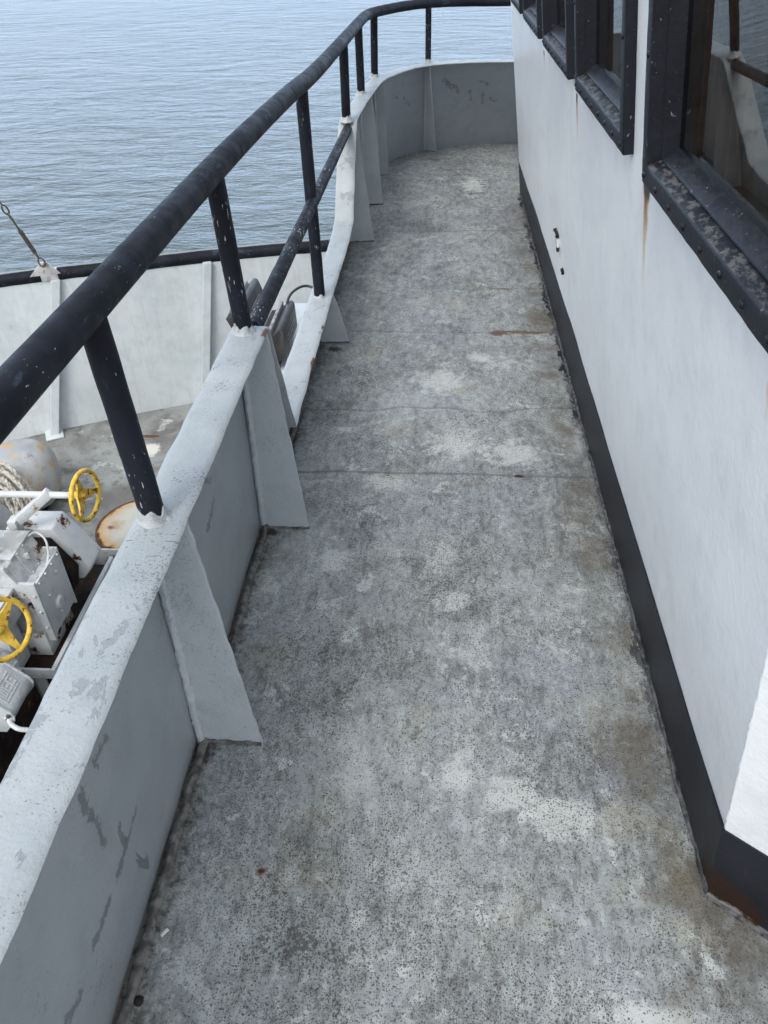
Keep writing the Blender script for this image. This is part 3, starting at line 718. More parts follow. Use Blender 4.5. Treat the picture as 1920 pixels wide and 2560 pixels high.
# black skirting
def sk_top(y):
    k = [(.8, .268), (1.0, .262), (1.5, .26), (2.1, .262), (3.0, .272), (4.4, .25), (5.77, .205)]
    for (a, za), (b, zb) in zip(k, k[1:]):
        if y <= b: return lerp(za, zb, max(0, (y - a) / (b - a)))
    return .205
bm = BM(); rows = []
n = 120
for i in range(n + 1):
    y_ = lerp(.80, 5.775, i / n); zt = sk_top(y_) + .0035 * noise.noise(Vector((y_ * 5, 0, 0))) + .0012 * noise.noise(Vector((y_ * 30, 0, 0)))
    row = []
    for k in range(7):
        z = zt * k / 6; p = Wp(max(y_, corner(z).y) if i else corner(z).y, z, .004 + .0012 * noise.noise(Vector((y_ * 3, z * 5, 8)))); row.append(tuple(p))
    z = zt; row.append(tuple(Wp(y_, z, -.002)))
    rows.append(row)
grid(bm, rows)
rows = []
for i in range(33):
    t = i * .05; row = []
    zt = .268
    for k in range(7): row.append(tuple(corner(zt * k / 6) + PD * t + PN * .0055 + (NRM * .004 if i == 0 else Vector((0, 0, 0)))))
    row.append(tuple(corner(zt) + PD * t - PN * .001)); rows.append(row)
grid(bm, rows); obj('skirting', bm, SKIRT, house)
# dried sealant and paint lip where skirting meets the deck
bm = BM(); pts = [Vector((.578 + .003 * noise.noise(Vector((k * .2, 0, 0))), .80 + k * .03, .003)) for k in range(165)]
tube(bm, pts, lambda t: .007 + .004 * noise.noise(Vector((t * 160, 1, 1))), 7); rough_up(bm, .006, 40)
tube(bm, [corner(0) + PD * (k * .03) + PN * .008 for k in range(20)], .007, 7)
obj('sealant', bm, simple('cracked_sealant', (.12, .12, .125), .8, .8, 55, .9), house)

# windows
boltm = bpy.data.meshes.new('bolt')
_b = BM(); lathe(_b, [(-.002, .0060), (.0012, .0060), (.0030, .0048), (.0038, .0025), (.004, 0)], (0, 0, 0), (0, 0, 1), 12)
for f in _b.faces: f.smooth = True
_b.to_mesh(_b and boltm); _b.free(); boltm.materials.append(FRAME)
FD = .024   # how far the outer ring stands off the wall
def ring(bm, y0, y1, z0, z1, prof):
    """a rectangular frame on the wall plane; prof = [(inset, height off the wall)]"""
    out = []
    for c, n in prof:
        lp = [Wp(y0 + c, z0 + c, n), Wp(y1 - c, z0 + c, n), Wp(y1 - c, z1 - c, n), Wp(y0 + c, z1 - c, n)]
        r = []
        for i in range(4):
            a, b = lp[i], lp[(i + 1) % 4]; m_ = 24
            for k in range(m_): r.append(bm.verts.new(a.lerp(b, k / m_)))
        out.append(r)
    for a, b in zip(out, out[1:]):
        for k in range(len(a)): bm.faces.new((a[k], a[(k + 1) % len(a)], b[(k + 1) % len(b)], b[k]))
rotb = NRM.to_track_quat('Z', 'Y').to_matrix()
for wi, (a, b) in enumerate(WINS):
    bm = BM(); ring(bm, a, b, WZ0, WZ1, [(0, -.005), (0, .020), (.0015, .0228), (.004, FD), (.036, FD), (.039, .0228), (.041, .020), (.050, -.006), (.050, -.012)]); rough_up(bm, .0012, 25)
    fr = obj('window_frame', bm, FRAME, house, angle=50)
    bm = BM(); ring(bm, a, b, WZ0, WZ1, [(.049, -.010), (.0495, -.001), (.051, .0005), (.054, .0), (.056, -.002), (.070, -.025), (.0705, -.035)]); rough_up(bm, .0009, 30)
    obj('inner_frame', bm, FRAME_IN, fr, angle=50)
    bm = BM(); g = .067
    grid(bm, [[tuple(Wp(a + g, WZ0 + g, -.027)), tuple(Wp(b - g, WZ0 + g, -.027))], [tuple(Wp(a + g, WZ1 - g, -.027)), tuple(Wp(b - g, WZ1 - g, -.027))]])
    pane = obj('pane', bm, GLASS, fr, smooth=False)
    if pane.data.polygons[0].normal.x > 0: pane.data.flip_normals()
    pts = [(a + .022 + (b - a - .044) * k / 7, WZ0 + .019) for k in range(8)] + [(yv, WZ0 + .019 + (WZ1 - WZ0 - .042) * k / 4) for yv in (a + .022, b - .022) for k in range(1, 5)]
    for (yv, z) in pts:
        o = bpy.data.objects.new('bolt', boltm); COL.objects.link(o); o.parent = fr
        o.location = Wp(yv, z, FD) - worldloc(fr); o.rotation_euler = rotb.to_euler()
    # curtain hanging just inside
    bm = BM(); rows = []
    for k in range(41):
        t = k / 40; yv = lerp(b - .06, b - .30 if wi == 0 else b - .24, t)
        row = [tuple(Wp(yv, z, -.075 + .018 * math.sin(t * 26 + wi))) for z in (1.19, 1.4, 1.7, 2.0)]
        rows.append(row)
    grid(bm, rows); obj('curtain', bm, CURTAIN, house)
# cabin interior behind the glass
bm = BM(); box(bm, (.66, .95, .55), (2.5, 5.70, 2.6)); 
for f in list(bm.faces):
    if f.calc_center_median().x < .7 or f.calc_center_median().x > 2.4: bm.faces.remove(f)  # unseen starboard side left open above the sill to let light in
box(bm, (2.5, .95, .55), (2.53, 5.70, 1.30))
obj('cabin_lining', bm, ROOM, house, smooth=False)
bm = BM(); box(bm, (.95, 1.1, .56), (1.6, 2.2, 1.05), .02); box(bm, (1.55, 1.1, 1.0), (1.68, 2.2, 1.5), .03)
obj('settee', bm, simple('settee_vinyl', (.10, .05, .035), .6), house)

# ------------------------------------------------------------------ lower foredeck
LD = -2.0
bm = BM()
WX0, WX1, WY0, WY1 = -2.46, -.60, -.5, 4.05
def quad(a, b, c, d): bm.faces.new([bm.verts.new(p) for p in (a, b, c, d)])
xo, xi = -9, -.3
for (x0, x1, y0, y1) in ((xo, WX0, -2, 9), (WX0, xi, WY1, 9)): quad((x0, y0, LD), (x1, y0, LD), (x1, y1, LD), (x0, y1, LD))
obj('lower_deck', bm, LDECK, kind='structure', smooth=False)
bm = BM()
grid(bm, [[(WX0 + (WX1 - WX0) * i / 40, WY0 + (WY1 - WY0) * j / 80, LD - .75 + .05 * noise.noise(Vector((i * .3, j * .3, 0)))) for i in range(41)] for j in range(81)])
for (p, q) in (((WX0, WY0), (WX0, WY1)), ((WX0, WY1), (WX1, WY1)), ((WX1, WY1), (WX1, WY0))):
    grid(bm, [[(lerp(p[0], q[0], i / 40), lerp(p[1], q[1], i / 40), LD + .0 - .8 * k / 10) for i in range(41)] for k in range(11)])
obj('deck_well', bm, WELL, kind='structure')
co_ = thing('well_coaming', (-1.5, 4.05, LD), 'low rust stained white coaming round the dark well beside the winch', 'coaming')
bm = BM(); box(bm, (WX0 - .01, WY1 - .012, LD - .20), (WX1, WY1, LD + .05), .002); rough_up(bm, .002, 20); obj('coaming_plate', bm, EQRUST, co_)
bm = BM(); box(bm, (WX0 - .012, WY0, LD - .15), (WX0, WY1 - .013, LD + .05), .002); obj('coaming_plate', bm, EQRUST, co_)

# lower bulwark: plan line base -> top with slight flare
lb = thing('foredeck_bulwark', (-2.8, 6.0, LD), 'white steel bulwark of the lower deck with a black pipe along its top edge', 'bulwark')
LBK = [((-6.5, 3.9), (-6.3, 4.2)), ((-5.2, 4.75), (-4.95, 5.12)), ((-3.807, 5.47), (-3.52, 5.80)), ((-2.95, 5.90), (-2.70, 6.10)), ((-2.23, 6.22), (-2.02, 6.345)), ((-1.2, 6.58), (-.98, 6.62)), ((.3, 6.95), (.5, 6.92))]
LTZ = -.70
lbb = catmull([(a[0], a[1], LD) for a, b in LBK], 14); lbt = catmull([(b[0], b[1], LTZ) for a, b in LBK], 14)
bm = BM(); grid(bm, [[tuple(a.lerp(b, k / 12) + Vector((0, -.006, 0)) * noise.noise(a.lerp(b, k / 12) * 2)) for k in range(13)] for a, b in zip(lbb, lbt)])
obj('plate', bm, LWHITE, lb)
bm = BM(); grid(bm, [[tuple(b + Vector((-.1, .28, 0))), tuple(a + Vector((-.1, .28, -1.9)))] for a, b in zip(lbb, lbt)]); obj('outer_plate', bm, LWHITE, lb)
bm = BM(); tube(bm, [p + Vector((-.01, .03, .02)) for p in lbt], .052, 18, wob=.003); obj('top_pipe', bm, BLK_L, lb)
def rib(ix, w=.075, d=.05):
    a, b = lbb[ix], lbt[ix]; t = (lbb[ix + 1] - lbb[ix - 1]); t.z = 0; t.normalize(); nn = Vector((t.y, -t.x, 0))
    if nn.y > 0: nn = -nn
    bm = BM()
    V0 = [a + nn * .002 - t * w / 2, a + nn * (d + .05) - t * w / 2, a + nn * (d + .05) + t * w / 2, a + nn * .002 + t * w / 2]
    V1 = [b + nn * .002 - t * w / 2, b + nn * d - t * w / 2, b + nn * d + t * w / 2, b + nn * .002 + t * w / 2]
    v0 = [bm.verts.new(p) for p in V0]; v1 = [bm.verts.new(p + Vector((0, 0, -.005))) for p in V1]
    for i in range(4): bm.faces.new((v0[i], v0[(i + 1) % 4], v1[(i + 1) % 4], v1[i]))
    bm.faces.new(v0[::-1]); bm.faces.new(v1)
    bmesh.ops.bevel(bm, geom=bm.edges[:], offset=.006, segments=2, affect='EDGES')
    r = obj('rib', bm, LWHITE, lb)
    bm = BM(); c = a + nn * .07; rot = Matrix.Rotation(math.atan2(t.y, t.x), 3, 'Z')
    box(bm, (c.x - .075, c.y - .09, LD + .002), (c.x + .075, c.y + .09, LD + .016), .004, rot); obj('foot_plate', bm, LWHITE, r)
def idx_near(x, arr): return min(range(1, len(arr) - 1), key=lambda i: abs(arr[i].x - x))
for x in (-4.35, -3.14, -1.96, -.78): rib(idx_near(x, lbt))

# pad eye and turnbuckle
tb = thing('turnbuckle', (-3.15, 5.93, -.55), 'tarnished steel turnbuckle stay shackled to the pad eye on the lower bulwark pipe', 'turnbuckle')
bm = BM()
ea, eb, ap = Vector((-3.27, 5.86, -.65)), Vector((-3.05, 5.94, -.65)), Vector((-3.125, 5.865, -.535))
prism(bm, [ea, eb, ap + Vector((.022, .004, .004)), ap + Vector((-.022, -.004, .004))], (.004, -.014, 0), .002)
obj('pad_eye', bm, PADW, lb)
bm = BM(); pl = [p + Vector((-.01, .03, .02)) for p in lbt]; i0 = idx_near(-3.17, lbt)
tube(bm, [pl[i0 - 1].lerp(pl[i0], .35), pl[i0], pl[i0 + 1], pl[i0 + 1].lerp(pl[i0 + 2], .5)], .0545, 20, wob=.003); obj('bare_paint_patch', bm, PADW, lb)
A0 = Vector((-3.118, 5.84, -.55)); dirt_ = (Vector((-3.184, 5.614, 0)) - A0).normalized(); sx = dirt_.orthogonal().normalized(); sy = dirt_.cross(sx)
def loop_ring(bm, c, ln, wd, r, u):
    pts = [c + dirt_ * (ln * .5 * math.cos(a)) + u * (wd * .5 * math.sin(a)) for a in [2 * math.pi * k / 24 for k in range(24)]]
    tube(bm, pts, r, 8, closed=True)
bm = BM(); loop_ring(bm, A0 + dirt_ * .03, .085, .045, .006, sx); obj('shackle', bm, GALV, tb)
bm = BM(); lathe(bm, [(-.022, 0), (-.022, .009), (.022, .009), (.022, 0)], A0 + Vector((0, 0, -.004)), (-.2, 1, 0), 12); obj('shackle_pin', bm, GALV, tb)
for ts in ((.068, .10, .12), (.36, .40, .42)):
    bm = BM(); tube(bm, [A0 + dirt_ * t for t in ts], .008, 10); obj('eye_screw', bm, GALV, tb)
bm = BM(); tube(bm, [A0 + dirt_ * t for t in (.115, .12, .13, .34, .35, .355)], lambda t: .0105 + .004 * (1 - abs(t - .5) * 2), 8)
for s in (-1, 1): tube(bm, [A0 + dirt_ * .13 + sx * .012 * s, A0 + dirt_ * .34 + sx * .012 * s], .005, 8)
obj('body', bm, GALV, tb)
bm = BM(); loop_ring(bm, A0 + dirt_ * .455, .085, .040, .0065, sy); loop_ring(bm, A0 + dirt_ * .53, .08, .036, .0065, sx)
obj('eye', bm, GALV, tb)
bm = BM(); tube(bm, [A0 + dirt_ * (.565 + .1 * k) for k in range(12)], .006, 10); obj('stay_wire', bm, GALV, tb)

# hatch
ht = thing('deck_hatch', (HX, HY, LD), 'round white deck hatch lid ringed with brown rust on the lower deck', 'hatch')
bm = BM(); lathe(bm, [(-.004, .32), (.018, .318), (.022, .308), (.024, .295), (.024, .0)], (HX, HY, LD), (0, 0, 1), 64)
obj('lid', bm, HATCH, ht)
bm = BM(); lathe(bm, [(0, .345), (.010, .343), (.012, .33), (.010, .322), (0, .32)], (HX, HY, LD), (0, 0, 1), 64); obj('rim', bm, HATCH, ht)

# rope drum beside the winch
dc = Vector((-3.12, 4.60, -1.72))
dr = thing('fender_drum', tuple(dc), 'rounded grey steel drum with worn orange paint lying on the lower deck', 'drum')
bm = BM(); ax = Vector((1, .18, .05))
lathe(bm, [(-.24, .17), (-.25, .20), (-.22, .235), (-.12, .268), (0, .280), (.10, .272), (.17, .245), (.22, .195), (.25, .12), (.258, .05), (.26, 0)], dc, ax, 48)
obj('shell', bm, DRUMM, dr)
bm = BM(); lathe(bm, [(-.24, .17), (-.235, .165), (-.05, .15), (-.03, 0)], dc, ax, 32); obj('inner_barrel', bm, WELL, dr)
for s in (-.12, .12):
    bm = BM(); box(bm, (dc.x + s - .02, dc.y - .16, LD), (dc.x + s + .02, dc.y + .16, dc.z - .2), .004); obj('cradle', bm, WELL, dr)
rp = thing('rope_coil', (-2.95, 4.18, -1.7), 'loose coil of off white rope hanging beside the grey and orange drum', 'rope')
bm = BM(); rnd = random.Random(3)
pts = []
for k in range(11 * 22):
    a = 2 * math.pi * k / 22; t = k / (11 * 22)
    R1 = .15 + .03 * math.sin(k * .13) + .015 * rnd.random() * 0; R2 = .20 + .03 * math.sin(k * .09 + 1)
    pts.append(Vector((-2.97 + R1 * math.cos(a) + .05 * math.sin(k * .05), 4.20 - .10 * math.cos(a) + .07 * math.sin(k * .31) + .06 * (t - .5), -1.62 + R2 * math.sin(a) + .03 * math.sin(k * .21))))
# twisted three-strand rope
for s in range(3):
    fr__ = frames(pts); q = []
    pp_ = []
    for i in range(len(pts) - 1):
        for h in range(3): pp_.append(pts[i].lerp(pts[i + 1], h / 3))
    fr__ = frames(pp_)
    for i, (p, u, v) in enumerate(fr__):
        a = i * .62 + s * 2 * math.pi / 3; q.append(p + (u * math.cos(a) + v * math.sin(a)) * .0075)
    tube(bm, q, .0088, 6)
obj('rope_coils', bm, ROPE, rp)

# ------------------------------------------------------------------ windlass
wl = thing('windlass', (-2.4, 3.2, LD), 'white painted anchor windlass with yellow brake handwheels and rusted guard', 'windlass')
def bolt_head(bm, c, ax, r=.014, h=.012): lathe(bm, [(0, r * 1.25), (.002, r * 1.25), (.003, r), (h, r), (h + .002, r * .7), (h + .002, 0)], c, ax, 6)
# gearbox, an open-topped casing run fore and aft
bm = BM()
def yprism(bm, prof, y0, y1, bev=.004): prism(bm, [(x, y0, z) for x, z in prof], (0, y1 - y0, 0), bev)
yprism(bm, [(-2.62, -1.085), (-2.245, -1.085), (-2.245, -1.10), (-2.62, -1.10)], 2.955, 3.20, .003)
yprism(bm, [(-2.62, -1.10), (-2.25, -1.10), (-2.20, -1.235), (-2.135, -1.245), (-2.135, -1.60), (-2.62, -1.60)], 2.90, 3.19, .004)
obj('gearbox', bm, EQUIP, wl)
bm = BM()
for (y0, y1) in ((2.880, 2.899), (3.181, 3.196)):
    yprism(bm, [(-2.40, -1.09), (-2.255, -1.088), (-2.215, -1.20), (-2.12, -1.195), (-2.12, -1.63), (-2.16, -1.63), (-2.17, -1.30), (-2.40, -1.28)], y0, y1, .003)
box(bm, (-2.134, 2.90, -1.212), (-2.120, 3.18, -1.60), .003)
obj('casing_flange', bm, EQUIP, wl)
bm = BM()
c = Vector((-2.222, 3.05, -1.165)); nrm = Vector((.93, 0, .36)).normalized(); rt = nrm.to_track_quat('Z', 'Y').to_matrix()
box(bm, (-.05, -.085, -.004), (.05, .085, .006), .003)
for v in bm.verts: v.co = c + rt @ v.co
for sx_, sy_ in ((-.035, -.07), (.035, -.07), (-.035, .07), (.035, .07)): bolt_head(bm, c + rt @ Vector((sx_, sy_, .005)), nrm, .006, .006)
obj('cover_plate', bm, EQUIP, wl)
bm = BM(); vs = box(bm, (-.014, -.014, 0), (.014, .014, .035), .002)
for v in bm.verts: v.co = c + rt @ (v.co + Vector((0, .02, .004)))
obj('square_nut', bm, EQUIP, wl)
bm = BM(); tube(bm, catmull([(-2.25, 3.16, -1.10), (-2.21, 3.19, -1.09), (-2.16, 3.175, -1.13), (-2.14, 3.12, -1.20), (-2.14, 3.05, -1.235)], 8), .006, 8); obj('grease_line', bm, EQUIP, wl)
def one_bolt(*a): bm = BM(); bolt_head(bm, *a); obj('bolt_head', bm, EQUIP, wl)
for (x, y, z) in ((-2.30, 2.93, -1.083), (-2.145, 2.96, -1.22), (-2.145, 3.12, -1.22)): one_bolt((x, y, z), (0, 0, 1), .010, .010)
for (y, z) in ((2.97, -1.36), (3.10, -1.30), (3.02, -1.53)): one_bolt((-2.121, y, z), (1, 0, 0), .009, .010)
for k in range(5): one_bolt((-2.30 - .06 * k, 2.897, -1.13), (0, -1, 0), .008, .008)
for k in range(4): one_bolt((-2.119, 2.92 + .08 * k, -1.225), (1, 0, 0), .007, .008)
for k in range(3): one_bolt((-2.14, 2.878, -1.28 - .12 * k), (0, -1, 0), .008, .008)
bm = BM(); tube(bm, catmull([(-2.34, 3.0, -1.08), (-2.34, 3.0, -1.02), (-2.40, 3.02, -.99), (-2.52, 3.1, -1.02), (-2.62, 3.2, -1.2)], 10), .011, 10); obj('hose', bm, ROPE, wl)
bm = BM(); lathe(bm, [(0, .03), (.02, .03), (.022, .024), (.05, .022), (.055, .014), (.055, 0)], (-2.44, 3.10, -1.086), (0, 0, 1), 16); obj('filler_cap', bm, EQUIP, wl)
bm = BM(); lathe(bm, [(0, .05), (.012, .05), (.014, .04), (.03, .035), (.032, 0)], (-2.132, 3.03, -1.47), (1, 0, 0), 20); obj('shaft_cover', bm, EQUIP, wl)
# aft bearing block with bolt
bm = BM(); box(bm, (-2.55, 2.70, -1.40), (-2.24, 2.879, -1.22), .008); box(bm, (-2.52, 2.74, -1.75), (-2.30, 2.87, -1.40), .01); bolt_head(bm, (-2.29, 2.79, -1.22), (0, 0, 1), .02, .022)
obj('bearing_block', bm, EQUIP, wl)
# guard behind the gearbox, rusted through at its lower edge
bm = BM(); yprism(bm, [(-2.50, -1.20), (-2.215, -1.195), (-2.135, -1.345), (-2.06, -1.475), (-2.055, -1.50), (-2.12, -1.585), (-2.50, -1.60)], 3.345, 3.53, .012); rough_up(bm, .004, 14)
obj('chain_guard', bm, EQRUST, wl)
bm = BM(); yprism(bm, [(-2.45, -1.25), (-2.23, -1.25), (-2.12, -1.46), (-2.16, -1.62), (-2.45, -1.62)], 3.23, 3.343, .01); rough_up(bm, .006, 25); obj('dark_gap_block', bm, WELL, wl)  # near-black block painting in the dark gap between gearbox and guard
# foundation
bm = BM(); box(bm, (-2.95, 2.746, -1.80), (-2.121, 3.70, -1.785), .003); obj('shade_dark_plate', bm, WELL, wl)  # frame plate coloured near-black to paint the shaded gap below the gearbox
bm = BM(); box(bm, (-2.120, 2.73, -1.785), (-2.095, 3.70, -1.71), .003); box(bm, (-2.95, 2.73, -1.785), (-2.121, 2.745, -1.71), .003)
obj('base_frame', bm, EQUIP, wl)
bm = BM(); box(bm, (-2.58, 2.90, -1.785), (-2.19, 3.22, -1.60), .01); obj('plinth', bm, EQRUST, wl)
bm = BM(); box(bm, (-2.85, 2.76, -2.05), (-2.20, 2.78, -1.801), .003); rough_up(bm, .003, 8); obj('foundation_web', bm, steel('foundation_paint', (.30, .31, .31), (.38, .39, .39), .6, speck=.6, rust=1.2).m, wl)
bm = BM(); box(bm, (-2.8, 2.79, -2.74), (-2.22, 3.66, -1.802), .01); box(bm, (-2.62, 2.0, -2.74), (-2.25, 2.74, -1.81), .01); obj('pedestal', bm, WELL, wl)  # pedestal shares the near-black colour that paints in the pit's shade
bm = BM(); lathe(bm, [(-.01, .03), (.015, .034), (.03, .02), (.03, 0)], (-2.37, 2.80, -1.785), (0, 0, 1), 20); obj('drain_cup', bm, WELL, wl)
# shaft, its bracket and drum flange
bm = BM(); tube(bm, [(-3.3, 3.355, -.95), (-1.985, 3.355, -.95)], .0195, 18); obj('brake_shaft', bm, EQUIP, wl)
bm = BM(); tube(bm, [(-2.10, 3.35, -.93), (-2.375, 3.31, -1.10)], .001, 4); bm.free(); bm = BM()
p0, p1 = Vector((-2.155, 3.36, -.935)), Vector((-2.385, 3.30, -1.115)); ln = (p1 - p0).length
box(bm, (-.026, -.024, 0), (.026, .024, ln), .003); rt2 = (p1 - p0).to_track_quat('Z', 'X').to_matrix()
for v in bm.verts: v.co = p0 + rt2 @ v.co
box(bm, (-2.41, 3.26, -1.19), (-2.36, 3.33, -1.08), .004)
obj('shaft_bracket', bm, EQUIP, wl)
bm = BM(); lathe(bm, [(0, 0), (0, .10), (.004, .20), (.010, .262), (.014, .280), (.030, .282), (.034, .275), (.034, .10), (.06, .09), (.07, .0)], (-2.66, 3.36, -1.37), (1, 0, 0), 56)
lathe(bm, [(0, .06), (-.5, .06)], (-2.66, 3.36, -1.37), (1, 0, 0), 24); lathe(bm, [(-.32, .10), (-.32, .27), (-.34, .27), (-.34, .1)], (-2.66, 3.36, -1.37), (1, 0, 0), 48)
obj('brake_drum', bm, EQUIP, wl)
bm = BM(); box(bm, (-3.35, 3.70, -1.78), (-3.27, 3.78, -.55), .006)
obj('roller_post', bm, EQUIP, wl)
def handwheel(c, axis, R, roll, label, hub_in=.10):
    ax = Vector(axis).normalized(); u = ax.orthogonal().normalized(); v = ax.cross(u)
    cr_, sr_ = math.cos(roll), math.sin(roll); u, v = u * cr_ + v * sr_, v * cr_ - u * sr_
    c = Vector(c); bm = BM()
    tube(bm, [c + (u * math.cos(a) + v * math.sin(a)) * R for a in [2 * math.pi * k / 56 for k in range(56)]], .0135, 14, closed=True)
    h = obj('handwheel', bm, YEL, wl, label=label)
    for k in range(3):
        a = 2 * math.pi * k / 3 + .4; d = u * math.cos(a) + v * math.sin(a); tn = ax.cross(d); bm = BM(); rows = []
        for i in range(11):
            t = i / 10; p = c + d * (R * (.10 + .88 * t)) - ax * (.030 * (1 - t) ** 1.3); wd = .030 * (1 - t) ** 1.6 + .011; th = .006
            rows.append([tuple(p + tn * wd * sx_ + ax * th * sz_) for sx_, sz_ in ((-1, -1), (1, -1), (1, 1), (-1, 1))])
        V = grid(bm, rows, closed=True); bm.faces.new(V[0]); bm.faces.new(V[-1][::-1]); obj('spoke', bm, YEL, h, angle=50)
    bm = BM(); lathe(bm, [(-hub_in, .020), (-.045, .024), (-.040, .030), (-.018, .030), (-.014, .022), (-.014, .016), (.002, .015), (.006, .010), (.006, 0)], c, ax, 20); obj('hub', bm, YEL, h)
    bm = BM(); lathe(bm, [(-.016, .021), (-.003, .021), (-.001, .017), (-.001, 0)], c, ax, 6); obj('hub_nut', bm, YEL, h)
handwheel((-1.945, 3.35, -.945), (1, -.10, .05), .140, .55, 'clean yellow handwheel on the long white shaft')
handwheel((-1.995, 2.375, -1.0), (.86, -.36, .34), .142, 1.5, 'chipped yellow handwheel at the photo edge above the motor')
bm = BM(); tube(bm, [(-2.9, 2.75, -1.36), (-2.085, 2.413, -1.04)], .020, 16); obj('brake_shaft', bm, EQUIP, wl)

# ------------------------------------------------------------------ electric motor
mo = thing('electric_motor', (-2.35, 2.35, -1.9), 'white electric motor with raised lettering on its terminal box beside the windlass', 'motor')
bm = BM(); lathe(bm, [(-.42, 0), (-.42, .12), (-.38, .15), (.36, .15), (.40, .12), (.40, 0)], (-2.42, 2.35, -1.66), (0, 1, 0), 40)
for k in range(18):
    a = 2 * math.pi * k / 18; d = Vector((math.cos(a), 0, math.sin(a))); t_ = Vector((-math.sin(a), 0, math.cos(a)))
    o_ = Vector((-2.42, 2.0, -1.66)); prism(bm, [o_ + d * .145 - t_ * .003, o_ + d * .172 - t_ * .003, o_ + d * .172 + t_ * .003, o_ + d * .145 + t_ * .003], (0, .70, 0))
obj('motor_body', bm, EQUIP, mo, angle=30)
for y0 in (2.05, 2.55):
    bm = BM(); box(bm, (-2.58, y0, -1.80), (-2.26, y0 + .10, -1.78), .003); obj('foot', bm, EQUIP, mo)
TBX = -.055
prof = [(-2.36, -1.37), (-2.28, -1.325), (-2.20, -1.305), (-2.13, -1.315), (-2.085, -1.345), (-1.995, -1.455), (-1.985, -1.485), (-1.995, -1.52), (-2.06, -1.60), (-2.36, -1.60)]
prof = [(x + TBX, z) for x, z in prof]
bm = BM(); yprism(bm, prof, 2.25, 2.47, .012); tbx = obj('terminal_box', bm, EQUIP, mo, angle=35)
bm = BM()
def off(prof, d): 
    cx_ = sum(p[0] for p in prof) / len(prof); cz_ = sum(p[1] for p in prof) / len(prof)
    return [(x + (x - cx_) * d, z + (z - cz_) * d) for x, z in prof]
yprism(bm, off(prof, .05), 2.463, 2.475, .003); obj('lid_rim', bm, EQUIP, tbx)
bm = BM(); yprism(bm, off(prof, .05), 2.243, 2.255, .003); obj('lid_rim', bm, EQUIP, tbx)
bm = BM()
bm.free()
for (x, z) in ((-2.0, -1.47), (-2.20, -1.30)):
    bm = BM(); bolt_head(bm, (x + TBX, 2.478, z), (0, 1, 0), .010, .008); obj('lid_screw', bm, GALV, tbx)
    bm = BM(); bolt_head(bm, (x + TBX, 2.24, z), (0, -1, 0), .010, .01); obj('lid_screw', bm, GALV, tbx)
# raised letters W E G inside a border, running forward along the sloping lid
bm = BM(); q0 = Vector((-2.085 + TBX, 0, -1.345)); q1 = Vector((-1.995 + TBX, 0, -1.455)); dn = (q1 - q0).normalized(); nn_ = Vector((-dn.z, 0, dn.x))
if nn_.z < 0: nn_ = -nn_
def stroke(u0, u1, w0, w1, h=.0035):     # u along +y, w down the slope
    a = q0 + dn * w0 + Vector((0, u0, 0)); b = q0 + dn * w0 + Vector((0, u1, 0)); c = q0 + dn * w1 + Vector((0, u1, 0)); d = q0 + dn * w1 + Vector((0, u0, 0))
    prism(bm, [a, b, c, d], nn_ * h)
Y0, Y1, W0, W1 = 2.285, 2.435, .030, .112; t_ = .005
stroke(Y0, Y1, W0, W0 + .004); stroke(Y0, Y1 - .03, W1 - .004, W1); stroke(Y0, Y0 + .004, W0 + .004, W1 - .004)
tp, bt = W0 + .016, W1 - .016; lw = .034; g = Y0 + .014
for k in (0, .5, 1): stroke(g + k * (lw - t_), g + k * (lw - t_) + t_, tp, bt - t_)
stroke(g, g + lw, bt - t_, bt)
g += lw + .010; stroke(g, g + t_, tp, bt)
for wv in (tp, (tp + bt - t_) / 2, bt - t_): stroke(g + t_, g + lw - .004, wv, wv + t_)
g += lw + .006; stroke(g, g + t_, tp, bt); stroke(g + t_, g + lw, tp, tp + t_); stroke(g + t_, g + lw, bt - t_, bt)
stroke(g + lw - t_, g + lw, (tp + bt) / 2, bt - t_); stroke(g + lw * .5, g + lw, (tp + bt) / 2 - t_, (tp + bt) / 2)
obj('lettering', bm, EQUIP, tbx, smooth=False)
bm = BM(); tube(bm, catmull([(-2.075, 2.265, -1.50), (-2.055, 2.23, -1.515), (-2.01, 2.21, -1.53), (-1.95, 2.22, -1.56), (-1.87, 2.21, -1.63), (-1.80, 2.15, -1.8)], 8), .0125, 12); obj('cable', bm, EQUIP, mo)
bm = BM(); lathe(bm, [(0, .02), (.018, .02), (.02, .014)], (-2.078, 2.262, -1.498), (.03, -.05, -.01), 6); obj('cable_gland', bm, EQUIP, mo)

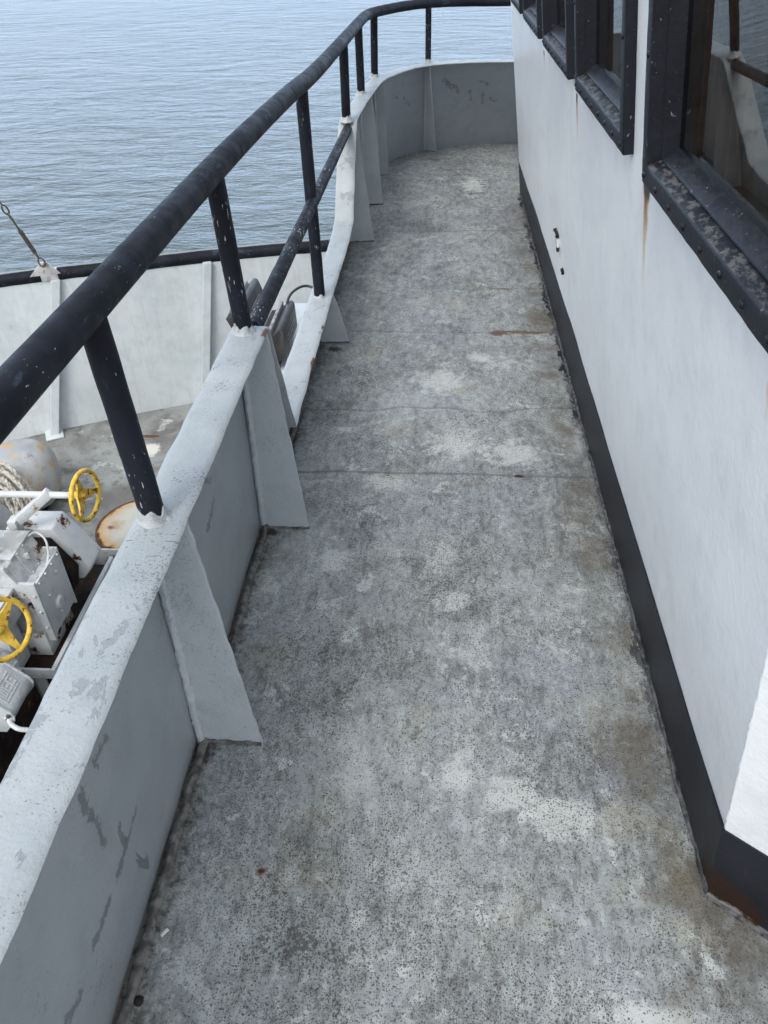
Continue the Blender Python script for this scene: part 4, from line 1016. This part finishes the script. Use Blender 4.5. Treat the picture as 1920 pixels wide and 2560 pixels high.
# ------------------------------------------------------------------ floodlights on the shelf outboard of the low part of the bulwark
sh = thing('lamp_shelf', (-.85, 3.95, -.34), 'white steel shelf carrying the floodlights outside the low bulwark', 'shelf')
bm = BM(); box(bm, (-.97, 3.66, -.35), (-.577, 4.60, -.335), .002); box(bm, (-1.15, 3.99, -.352), (-.971, 4.44, -.337), .002); obj('shelf_plate', bm, LWHITE, sh)
bm = BM(); box(bm, (-.96, 3.68, -.42), (-.95, 4.58, -.351), .001); obj('shelf_lip', bm, LWHITE, sh)
def flood(x, y, z, tilt, label):
    f = thing('floodlight', (x, y, z), label, 'floodlight', 'black floodlights outside the bulwark')
    R_ = Matrix.Rotation(tilt, 3, 'Y'); P0 = Vector((x, y, z))
    def place(bm):
        for v in bm.verts: v.co = P0 + R_ @ v.co
        return bm
    LY = .40
    bm = BM(); prism(bm, [(.0, -LY / 2, -.01), (.055, -LY / 2, .02), (.06, -LY / 2 + .02, .15), (.04, -LY / 2 + .04, .165), (.0, -LY / 2, .15)], (0, LY, 0), .008)
    obj('housing', place(bm), LAMPB, f, angle=35)
    bm = BM(); 
    for k in range(3): box(bm, (.0595, -.11, .05 + .022 * k), (.0625, .11, .054 + .022 * k))
    obj('cover_ribs', place(bm), LAMPG, f)
    bm = BM(); prism(bm, [(-.022, -LY / 2 - .014, -.02), (-.004, -LY / 2 - .014, -.02), (-.002, -LY / 2 - .006, .17), (-.022, -LY / 2 - .006, .17)], (0, LY + .02, 0), .004); obj('rim', place(bm), LAMPG, f)
    bm = BM()
    for k in range(17): box(bm, (-.075, -LY / 2 + .012 + k * .0232, -.005), (-.024, -LY / 2 + .018 + k * .0232, .13), .001)
    box(bm, (-.05, -LY / 2 + .01, .0), (-.024, LY / 2 - .01, .11), .002)
    obj('cooling_fins', place(bm), LAMPB, f)
    bm = BM(); box(bm, (-.06, -LY / 2 - .03, -.03), (.0, -LY / 2 - .022, .06), .002); box(bm, (-.06, LY / 2 + .012, -.03), (.0, LY / 2 + .02, .06), .002); box(bm, (-.06, -LY / 2 - .022, -.045), (.0, LY / 2 + .012, -.037), .002)
    obj('yoke', place(bm), LAMPB, f)
    return f
flood(-.845, 3.90, -.285, -.10, 'black floodlight nearest the bulwark with three ribs on its cover')
flood(-1.06, 4.20, -.27, -.42, 'black floodlight half hidden behind the diagonal mid rail')
bm = BM(); tube(bm, catmull([(-.85, 4.06, -.16), (-.83, 4.14, -.10), (-.79, 4.22, -.085), (-.74, 4.26, -.09), (-.68, 4.24, -.12), (-.62, 4.2, -.25)], 8), .0075, 10)
tag(obj('cable', bm, LAMPB, loc=(-.7, 4.2, -.15)), 'short black cable arching from the nearer floodlight to the bulwark', 'cable')

# ------------------------------------------------------------------ water
bm = BM(); quad((-4000, -2000, -3.7), (4000, -2000, -3.7), (4000, 6000, -3.7), (-4000, 6000, -3.7)); obj('water', bm, WATER, kind='structure', smooth=False)

# ------------------------------------------------------------------ small litter on the walkway
bm = BM(); box(bm, (-.525, .660, .003), (-.506, .667, .006), .001, Matrix.Rotation(.9, 3, 'Z')); rough_up(bm, .002, 90)
tag(obj('paint_flake', bm, FLAKE, loc=(-.516, .664, .003)), 'small white paint flake lying near the bulwark foot', 'paint flake')
bm = BM(); lathe(bm, [(-.002, .009), (.002, .010), (.005, .006), (.006, 0)], (-.531, .541, .002), (0, 0, 1), 9); rough_up(bm, .004, 80)
tag(obj('grit_lump', bm, GRIT, loc=(-.531, .541, .002)), 'small black lump of grit on the deck by the bulwark foot', 'grit')
bm = BM(); tube(bm, [(.292, 2.262, .004), (.305, 2.266, .005), (.32, 2.263, .004)], .003, 7); rough_up(bm, .002, 90)
tag(obj('twig', bm, TWIG, loc=(.306, 2.264, .004)), 'short brown twig lying on the deck seam', 'twig')
